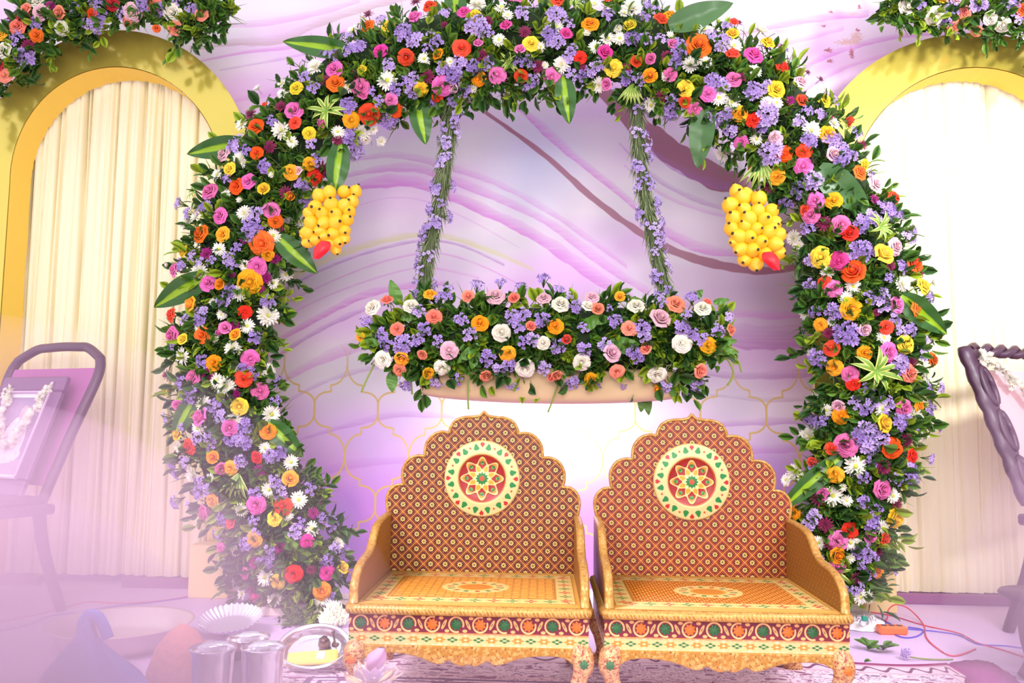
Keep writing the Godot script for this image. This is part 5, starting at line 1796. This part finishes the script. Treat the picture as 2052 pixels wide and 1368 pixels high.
# ---------------------------------------------------------------- things on the floor
func floor_things():
	var steel = mat("polished_steel", rgb(226, 224, 232), 0.16, 0.9)
	rug()
	# tumblers
	var k = 0
	for e in [[427, 1297, -2.33, 0.062, "steel tumbler in front, the one nearer the blue bag"], [528, 1295, -2.33, 0.060, "steel tumbler in front, the one nearer the oval tray"], [498, 1276, -2.52, 0.062, "steel tumbler standing behind the two front tumblers"]]:
		var rim = P(e[0], e[1], e[2])
		var hgt = rim.y
		var t = base("steel_tumbler", e[4], "tumbler", Vector3(rim.x, 0.0, e[2]), 0.0, "steel tumblers")
		var r = e[3]
		var st = start()
		lathe(st, [Vector2(0.0, 0.004), Vector2(r * 0.78, 0.004), Vector2(r * 0.80, 0.0), Vector2(r * 0.84, 0.004), Vector2(r * 0.86, hgt * 0.35), Vector2(r * 0.90, hgt * 0.8), Vector2(r * 0.94, hgt * 0.94), Vector2(r * 1.02, hgt), Vector2(r * 1.0, hgt + 0.002), Vector2(r * 0.92, hgt * 0.93), Vector2(r * 0.86, hgt * 0.7), Vector2(r * 0.78, 0.012), Vector2(0.0, 0.012)], 40)
		put("cup", done(st), steel, t)
		var bandm = start()
		lathe(bandm, [Vector2(r * 0.872, hgt * 0.24), Vector2(r * 0.885, hgt * 0.26), Vector2(r * 0.90, hgt * 0.44), Vector2(r * 0.895, hgt * 0.46)], 40)
		put("engraved_band", done(bandm), mat("satin_band", rgb(238, 206, 186), 0.4, 0.3), t)
		k += 1
	# silver fluted paper plate
	var pl = base("fluted_plate", "silver fluted disposable plate propped behind the steel tumblers", "plate", G(462, 1262, 0.02))
	var ps = start()
	sheet(ps, func(u, v):
		var a = u * TAU
		var r = 0.115 * v
		var y = 0.0 if v < 0.65 else (v - 0.65) * 0.09 + 0.0035 * sin(a * 36.0) * smoothstep(0.65, 0.8, v)
		return Vector3(r * cos(a), y + 0.004, r * sin(a)), 216, 10)
	put("plate_body", done(ps), mat("silver_foil", rgb(214, 208, 222), 0.3, 0.6), pl)
	pl.rotation.x = deg_to_rad(14)
	pl.position.y = 0.034
	# the big shallow basin
	var bs = base("basin", "wide shallow pale metal basin on the floor behind the blue bag", "basin", G(240, 1296, 0.0))
	var st2 = start()
	lathe(st2, [Vector2(0.0, 0.003), Vector2(0.15, 0.003), Vector2(0.165, 0.0), Vector2(0.20, 0.03), Vector2(0.232, 0.082), Vector2(0.246, 0.086), Vector2(0.246, 0.09), Vector2(0.228, 0.086), Vector2(0.195, 0.036), Vector2(0.155, 0.012), Vector2(0.0, 0.01)], 64)
	put("basin_body", done(st2), mat("pale_metal", rgb(228, 214, 206), 0.3, 0.45), bs)
	# blue carrier bag
	var bag = base("plastic_bag", "soft blue plastic carrier bag with one cut-out handle loop, beside the rusty coconut", "bag", Vector3(P(205, 1340, -2.28).x, 0.0, -2.28))
	var blue = mat("blue_plastic", rgb(96, 146, 246), 0.35)
	var body = start()
	sheet(body, func(u, v):
		var a = u * TAU
		var prof = [0.0, 0.13, 0.15, 0.14, 0.115, 0.075, 0.034, 0.016]
		var f = v * 7.0
		var i = min(int(f), 6)
		var r = lerpf(prof[i], prof[i + 1], f - i) * (1.0 + 0.10 * sin(a * 5.0 + v * 3.0) + 0.05 * sin(a * 11.0))
		return Vector3(r * cos(a) - 0.035 * v, 0.30 * pow(v, 1.15) * (1.0 - 0.25 * (cos(a) * 0.5 + 0.5) * v), r * 0.7 * sin(a)), 64, 28)
	put("bag_body", done(body), blue, bag)
	var loop = start()
	var lp = []
	for e in [Vector2(-0.055, 0.215), Vector2(-0.06, 0.255), Vector2(-0.048, 0.28), Vector2(-0.024, 0.282), Vector2(-0.006, 0.262), Vector2(0.012, 0.225)]:
		lp.append(Vector3(e.x, e.y, 0.0))
	tube(loop, smooth_path(lp, 6), 0.017, 8, 0.3)
	put("handle", done(loop), blue, bag)
	# the rust-pink heap
	var heap = base("coconut", "rusty pink husked coconut between the blue bag and the tumblers", "coconut", Vector3(P(362, 1345, -2.42).x, 0.0, -2.42))
	var hm = start()
	lathe(hm, [Vector2(0.0, 0.0), Vector2(0.07, 0.005), Vector2(0.092, 0.05), Vector2(0.09, 0.11), Vector2(0.07, 0.17), Vector2(0.04, 0.21), Vector2(0.012, 0.232), Vector2(0.0, 0.235)], 28)
	var husk = mat("rusty_husk", rgb(222, 146, 122), 0.85)
	husk.normal_enabled = true
	husk.normal_texture = grain_normal(0.06)
	put("husk", done(hm), husk, heap)
	heap.rotation.z = 0.0
	# dark bottle behind the tumblers
	var bo = base("bottle", "slim grey bottle standing between the front steel tumblers", "bottle", Vector3(P(474, 1330, -2.41).x, 0.0, -2.41))
	var bt = start()
	lathe(bt, [Vector2(0.0, 0.0), Vector2(0.024, 0.0), Vector2(0.026, 0.006), Vector2(0.026, 0.10), Vector2(0.018, 0.12), Vector2(0.011, 0.13), Vector2(0.011, 0.145)], 20)
	put("bottle_body", done(bt), mat("grey_plastic", rgb(130, 124, 150), 0.3), bo)
	var cp = start()
	lathe(cp, [Vector2(0.0125, 0.142), Vector2(0.0125, 0.165), Vector2(0.0, 0.166)], 16)
	put("cap", done(cp), mat("dark_cap", rgb(70, 52, 70), 0.4), bo)
	tray()
	lotus()
	greens()
	cables()

func rug():
	var st = start()
	var edge = [G(470, 1303), G(800, 1304), G(1180, 1311), G(1420, 1318), G(1700, 1331), G(1900, 1334)]
	var back = smooth_path(edge, 8)
	sheet(st, func(u, v):
		var f = u * (back.size() - 1)
		var p = back[int(f)].lerp(back[min(int(f) + 1, back.size() - 1)], f - int(f))
		return Vector3(p.x * (1.0 + 0.0 * v), 0.008, lerpf(p.z + 0.012 * sin(u * 23.0) * (1.0 - v), -1.75, v)), 48, 24)
	for e in [0.0, 1.0]:
		sheet(st, func(u, v):
			var p = back[0] if e == 0.0 else back[back.size() - 1]
			return Vector3(p.x, 0.008 * v, lerpf(p.z, -1.75, u)), 4, 1)
	sheet(st, func(u, v):
		var f = u * (back.size() - 1)
		var p = back[int(f)].lerp(back[min(int(f) + 1, back.size() - 1)], f - int(f))
		return Vector3(p.x, 0.008 * v, p.z + 0.012 * sin(u * 23.0)), 48, 1)
	var n = noise(51, 0.026, 2)
	var n2 = noise(52, 0.05, 2)
	var t = paint(900, 460, func(u, v):
		var x = u * 900.0
		var y = v * 460.0
		var edge_ = min(min(x, 900.0 - x), y)
		if edge_ < 9.0:
			return rgb(178, 62, 128)
		var c = rgb(236, 218, 228)
		var q = absf(n.get_noise_2d(x + 12.0 * n2.get_noise_2d(x, y), y * 1.3))
		if edge_ < 46.0:
			var s = fposmod((x if y < 46.0 else y) / 34.0, 1.0) - 0.5
			c = rgb(120, 76, 104) if absf(sin(s * 6.3) * 8.0 + edge_ - 27.0) < 3.6 else rgb(226, 200, 212)
			if edge_ < 14.0 or edge_ > 41.0:
				c = rgb(206, 176, 190)
			return c
		if q < 0.045:
			c = rgb(132, 98, 134)
		elif q > 0.2 and q < 0.235:
			c = rgb(136, 100, 132)
		elif q > 0.5:
			c = rgb(150, 104, 136)
		if absf(edge_ - 120.0) < 3.0 or absf(edge_ - 130.0) < 2.0:
			c = rgb(120, 88, 124)
		return c)
	var m = tex_mat("patterned_rug", t, 0.9)
	var r = put("rug", done(st), m)
	tag(r, "thin cream and plum patterned rug with magenta edge under the seats", "rug")
	# dark fringe lying past its corner
	var fr = base("rug_fringe", "plum cloth with a ragged edge at the corner of the rug by the small table", "cloth", Vector3.ZERO)
	var fs = start()
	var pts = [G(1905, 1333), G(1950, 1326), G(1985, 1330), G(2010, 1345), G(2035, 1362), G(2052, 1390), G(1945, 1392), G(1925, 1362)]
	var c = Vector3.ZERO
	for p in pts:
		c += p / pts.size()
	var ring = []
	for p in smooth_path(pts, 6, true):
		ring.append(p + (p - c).normalized() * rnd(-0.008, 0.008) + Vector3(0, 0.007, 0))
	for i in ring.size():
		var a = ring[i]
		var b = ring[(i + 1) % ring.size()]
		tri(fs, c + Vector3(0, 0.012, 0), b, a)
		quad(fs, a, b, Vector3(b.x, 0.0, b.z), Vector3(a.x, 0.0, a.z))
	put("cloth_sheet", done(fs), mat("plum_cloth", rgb(170, 96, 150), 0.9), fr)

func tray():
	var at = Vector3(P(632, 1300, -2.82).x, 0.0, -2.82)
	var o = base("oval_tray", "oval steel tray tilted up beside the seat leg, holding a yellow packet", "tray", at)
	var st = start()
	sheet(st, func(u, v):
		var a = u * TAU
		var r = v
		var y = 0.0 if v < 0.8 else (v - 0.8) * 0.16
		return Vector3(0.098 * r * cos(a), y, 0.075 * r * sin(a)), 56, 12)
	sheet(st, func(u, v):
		var a = u * TAU
		return Vector3((0.098 + 0.006 * v) * cos(a), 0.032 - 0.004 * v, (0.075 + 0.006 * v) * sin(a)), 56, 2)
	put("tray_body", done(st), mats["polished_steel"], o)
	o.scale = Vector3.ONE * 1.15
	o.rotation.x = deg_to_rad(34)
	o.position.y = 0.056
	# packet of turmeric and little pots on the tray
	var up = o.transform
	var pk = base("yellow_packet", "yellow paper packet with pale label lying on the oval tray", "packet")
	pk.transform = up * Transform3D(Basis.from_euler(Vector3(0, 0.12, 0)), Vector3(0.0, 0.003, 0.028))
	put("paper", box_mesh(Vector3(-0.07, 0.0, -0.022), Vector3(0.07, 0.014, 0.022), 0.004), mat("yellow_paper", rgb(240, 208, 96), 0.6), pk)
	put("label_patch", box_mesh(Vector3(0.012, 0.0135, -0.015), Vector3(0.036, 0.0155, 0.012), 0.0008), mat("pale_label", rgb(206, 200, 224), 0.5), pk)
	var pot = base("small_pot", "tiny dark metal pot standing on the oval tray", "pot")
	pot.transform = up * Transform3D(Basis(), Vector3(0.022, 0.0, -0.022))
	var ps = start()
	lathe(ps, [Vector2(0.0, 0.001), Vector2(0.012, 0.001), Vector2(0.018, 0.010), Vector2(0.016, 0.02), Vector2(0.010, 0.025), Vector2(0.013, 0.029), Vector2(0.0, 0.027)], 18)
	put("pot_body", done(ps), mat("old_brass", rgb(124, 104, 92), 0.4, 0.5), pot)
	var lamp = base("incense_holder", "slim upright incense holder on the oval tray", "incense holder")
	lamp.transform = up * Transform3D(Basis(), Vector3(0.05, 0.0, -0.03))
	var ls = start()
	lathe(ls, [Vector2(0.0, 0.001), Vector2(0.010, 0.001), Vector2(0.008, 0.006), Vector2(0.003, 0.010), Vector2(0.003, 0.046), Vector2(0.006, 0.05), Vector2(0.0, 0.054)], 12)
	put("holder_body", done(ls), mats["old_brass"], lamp)

func lotus():
	var at = Vector3(P(745, 1330, -2.335).x, 0.0, -2.335)
	var o = base("crystal_lotus", "clear glass lotus candle holder in front of the seat nearer the tumblers", "candle holder", at)
	var glass = mat("lotus_glass", Color(0.96, 0.92, 0.98, 0.25), 0.05)
	glass.refraction_enabled = true
	glass.refraction_scale = 0.05
	glass.transparency = BaseMaterial3D.TRANSPARENCY_ALPHA
	var st = start()
	lathe(st, [Vector2(0.0, 0.001), Vector2(0.045, 0.001), Vector2(0.05, 0.006), Vector2(0.04, 0.016), Vector2(0.020, 0.035), Vector2(0.018, 0.085), Vector2(0.034, 0.104), Vector2(0.0, 0.106)], 24)
	put("glass_foot", done(st), glass, o)
	for ringk in 2:
		for i in 8:
			var a = TAU * (i + 0.5 * ringk) / 8.0
			var p = start()
			var len_ = 0.072 - 0.018 * ringk
			var t = 0.35 + 0.55 * ringk
			var d = Vector3(cos(a) * cos(t), sin(t), sin(a) * cos(t))
			var s = Vector3(-sin(a), 0, cos(a))
			var nrm = s.cross(d)
			for sgn in [-1.0, 1.0]:
				sheet(p, func(u, v):
					var w = 0.024 * sin(PI * clampf(0.15 + 0.85 * v, 0.0, 1.0))
					return Vector3(0, 0.098, 0) + d * (0.018 + len_ * v) + s * w * (u * 2.0 - 1.0) + nrm * (sgn * 0.0035 * (1.0 - pow(u * 2.0 - 1.0, 2.0)) * (1.0 - v * 0.7)) + Vector3(0, 0.010 * v * v, 0), 6, 6)
			put("glass_petal", done(p), glass, o)
	var c = base("amber_candle", "short amber candle set in the glass lotus", "candle", at + Vector3(0, 0.1065, 0))
	var cs = start()
	lathe(cs, [Vector2(0.0, 0.0), Vector2(0.016, 0.0), Vector2(0.016, 0.024), Vector2(0.014, 0.026), Vector2(0.0, 0.025)], 20)
	put("wax", done(cs), mat("amber_wax", rgb(226, 170, 84), 0.5), c)
	var w = start()
	tube(w, [Vector3(0, 0.024, 0), Vector3(0.001, 0.034, 0)], 0.0012, 5)
	put("wick", done(w), mat("dark_cap", rgb(70, 52, 70), 0.4), c)
	# the crumpled mauve petal paper held in the candle's place
	var r = base("mauve_petal", "crumpled mauve paper petal standing on the amber candle in the glass lotus", "petal", at + Vector3(0.004, 0.142, 0))
	var rs = start()
	sheet(rs, func(u, v):
		var a = u * TAU
		var q = 0.006 + 0.020 * sin(PI * clampf(v * 0.92 + 0.04, 0.0, 1.0)) * (1.0 + 0.22 * sin(a * 3.0 + v * 5.0))
		return Vector3(q * cos(a) + 0.022 * v * v, 0.062 * v, q * 0.6 * sin(a)), 30, 14)
	put("paper_petal", done(rs), mat("mauve_paper", rgb(188, 146, 178), 0.7), r)

func greens():
	var spots = []
	var o = base("cut_leaves", "loose heap of cut green leaves behind the oval tray", "leaves", Vector3.ZERO)
	o.set_meta("kind", "stuff")
	for i in 34:
		var g = G(rnd(566, 642), rnd(1244, 1256), 0.0)
		spots.append([g + Vector3(0, rnd(0.008, 0.035), 0), Vector3(rnd(), rnd(0.0, 0.8), rnd(0.0, 1.0))])
	greenery(o, spots, 0.035, 5, 0.8, 0.5)
	var w = base("jasmine_heap", "heap of white strung buds behind the oval tray", "flowers", Vector3.ZERO)
	w.set_meta("kind", "stuff")
	var where = []
	for i in 420:
		var a = rng.randf() * TAU
		var r = sqrt(rng.randf())
		var p = G(667 + cos(a) * r * 26, 1256, 0.0) + Vector3(0, 0.012 + (1.0 - r * r) * rnd(0.01, 0.075), sin(a) * r * 0.05)
		var d = Vector3(rnd() * 0.6, 1.0, rnd(0.0, 0.9)).normalized()
		var x = d.cross(Vector3(0.2, 0.1, 1)).normalized()
		where.append(Transform3D(Basis(x * 0.10, d * 0.034, x.cross(d) * 0.10), p))
	copies("white_buds", needle_mesh(), mat("bud_white", rgb(240, 238, 214), 0.7), where, [], w)
	# scattered cuttings at the right
	var k = 0
	for e in [[1738, 1302, 0.8, 7], [1770, 1304, -0.5, 7], [1732, 1328, 0.2, 3]]:
		var c = base("leaf_cutting", ["green leaf cutting on the floor close to the seat's front leg", "green leaf cutting lying next to the first, further from the seat", "tiny leaf scrap close to the rug's magenta edge"][k], "leaf", G(e[0], e[1], 0.004))
		k += 1
		for i in e[3]:
			var a = e[2] + (i - e[3] / 2.0) * 0.5
			var l = 0.052 * (1.0 if e[3] > 3 else 0.45) * rnd(0.8, 1.1)
			var d = Vector3(cos(a), 0.18 + rnd(0.0, 0.2), -sin(a) * 0.6).normalized()
			var x = d.cross(Vector3(0, 1, 0.2)).normalized()
			put("leaf", leaf_mesh(), fresh_leaf(), c, Transform3D(Basis(x * l, d * l, x.cross(d) * l), Vector3(0, 0.003 + i * 0.002, 0)))
	var th = base("dropped_flower", "single dropped lilac flower with a stem on the floor near the rug edge", "flower", G(1818, 1322, 0.0))
	put("flower_head", statice_mesh(0), [petal_mat("violet_floret_2", rgb(186, 150, 236)), mats["flower_stem"]], th, facing(Vector3(-0.6, 0.6, 0.6), Vector3(0, 0.02, 0), 0.045))
	var st = start()
	tube(st, smooth_path([Vector3(0.005, 0.012, 0), Vector3(0.05, 0.006, 0.002), Vector3(0.11, 0.004, 0.0), Vector3(0.16, 0.004, -0.006)], 4), 0.0028, 5)
	put("stem", done(st), mat("stem_green", rgb(128, 150, 60), 0.6), th)

func cable(label, pts, color, r = 0.0026):
	var line = []
	for p in pts:
		line.append(G(p[0], p[1], r + (p[2] if p.size() > 2 else 0.0)))
	var st = start()
	tube(st, smooth_path(line, 8), r, 6)
	var o = put("cable", done(st), color)
	tag(o, label, "cable")

func cables():
	var red = mat("red_flex", rgb(220, 64, 84), 0.5)
	var blue = mat("blue_flex", rgb(98, 84, 200), 0.5)
	cable("thin red wire running from behind the basin to the flower arch foot", [[-30, 1250], [40, 1238], [110, 1222], [175, 1206], [250, 1208], [330, 1202], [400, 1190], [460, 1182]], red)
	cable("thin blue wire lying alongside the thin red wire behind the basin", [[-30, 1266], [40, 1256], [100, 1234], [160, 1226], [230, 1214], [300, 1207], [380, 1196], [455, 1183]], blue)
	cable("long red wire from the seat past the orange socket box to the table", [[1690, 1222], [1740, 1226], [1790, 1234], [1850, 1252], [1920, 1268], [1960, 1288], [2010, 1302], [2080, 1326]], red)
	cable("blue wire running beside the twin wire towards the small table", [[1700, 1236], [1745, 1230], [1800, 1256], [1870, 1264], [1920, 1272], [1960, 1290], [2020, 1294], [2080, 1304]], blue)
	cable("looped red wire standing up behind the orange socket box", [[1748, 1250], [1776, 1242], [1780, 1222, 0.03], [1796, 1211, 0.05], [1822, 1220, 0.03], [1850, 1250], [1856, 1276], [1875, 1296], [1910, 1314], [1955, 1300]], red, 0.003)
	cable("blue loop of wire resting on the orange socket box", [[1740, 1232], [1772, 1246], [1790, 1268], [1812, 1277], [1838, 1274], [1850, 1262], [1820, 1256]], blue, 0.003)
	cable("short blue wire hanging out beside the arch foot", [[1706, 1240], [1736, 1222], [1744, 1244], [1748, 1262]], blue)
	var o = base("socket_box", "orange extension socket box on the floor among the loose wires", "socket box", G(1788, 1270, 0.0), 0.0)
	put("box_body", box_mesh(Vector3(-0.055, 0.0, -0.03), Vector3(0.055, 0.032, 0.02), 0.006), mat("orange_plastic", rgb(240, 116, 48), 0.4), o)
	for x in [-0.03, 0.0, 0.03]:
		put("socket", box_mesh(Vector3(x - 0.009, 0.0315, -0.014), Vector3(x + 0.009, 0.0335, 0.006), 0.001), mat("dark_cap", rgb(70, 52, 70), 0.4), o)
	var p = base("white_cloth", "crumpled white cloth under the wires beside the arch foot", "cloth", G(1735, 1258, 0.0))
	var st = start()
	var n = noise(93, 2.4, 2)
	sheet(st, func(u, v):
		var a = u * TAU
		var r = v * (1.0 + 0.25 * n.get_noise_2d(cos(a), sin(a)))
		return Vector3(0.10 * r * cos(a), 0.002 + 0.045 * (1.0 - v * v) * (0.8 + 0.8 * n.get_noise_2d(cos(a) * v * 2.0, sin(a) * v * 2.0 + 4.0)), 0.07 * r * sin(a)), 48, 12)
	put("cloth_heap", done(st), mat("white_cotton", rgb(240, 232, 236), 0.85), p)
	var tl = base("teal_plug", "small teal plug lying on the white cloth among the wires", "plug", G(1733, 1244, 0.045))
	put("plug_body", box_mesh(Vector3(-0.012, 0.0, -0.008), Vector3(0.012, 0.018, 0.008), 0.003), mat("teal_plastic", rgb(24, 150, 120), 0.4), tl)
	put("plug_pins", box_mesh(Vector3(-0.022, 0.006, -0.002), Vector3(-0.011, 0.010, 0.002), 0.001), mats["polished_steel"], tl)

# ---------------------------------------------------------------- stage mist
func haze():
	# banks of lilac stage mist lying low in front of the stage, deepest at the left; each bank is a few nested clouds
	for bank in [["bank of lilac stage mist over the blue bag and the portrait chair", Vector3(-1.35, 0.0, -1.9), Vector3(2.3, 2.1, 1.1), 7.4, 4], ["bank of lilac stage mist over the wires and the rope-carved chair", Vector3(1.72, 0.12, -2.1), Vector3(1.9, 2.1, 1.1), 6.2, 4], ["thin lilac mist over the rug along the front of the stage", Vector3(0.0, -0.1, -1.65), Vector3(3.6, 0.92, 0.9), 6.0, 3]]:
		var o = base("mist", bank[0], "mist")
		o.set_meta("kind", "stuff")
		for i in bank[4]:
			var f = FogVolume.new()
			f.name = free_name(o, "cloud")
			f.shape = RenderingServer.FOG_VOLUME_SHAPE_ELLIPSOID
			f.size = bank[2] * (1.0 - 0.72 * i / bank[4])
			f.position = bank[1]
			var m = FogMaterial.new()
			m.resource_name = "mist"
			m.albedo = rgb(253, 212, 244)
			m.density = bank[3] * (0.14 + 1.25 * i / bank[4]) / bank[4]
			f.material = m
			o.add_child(f, true)
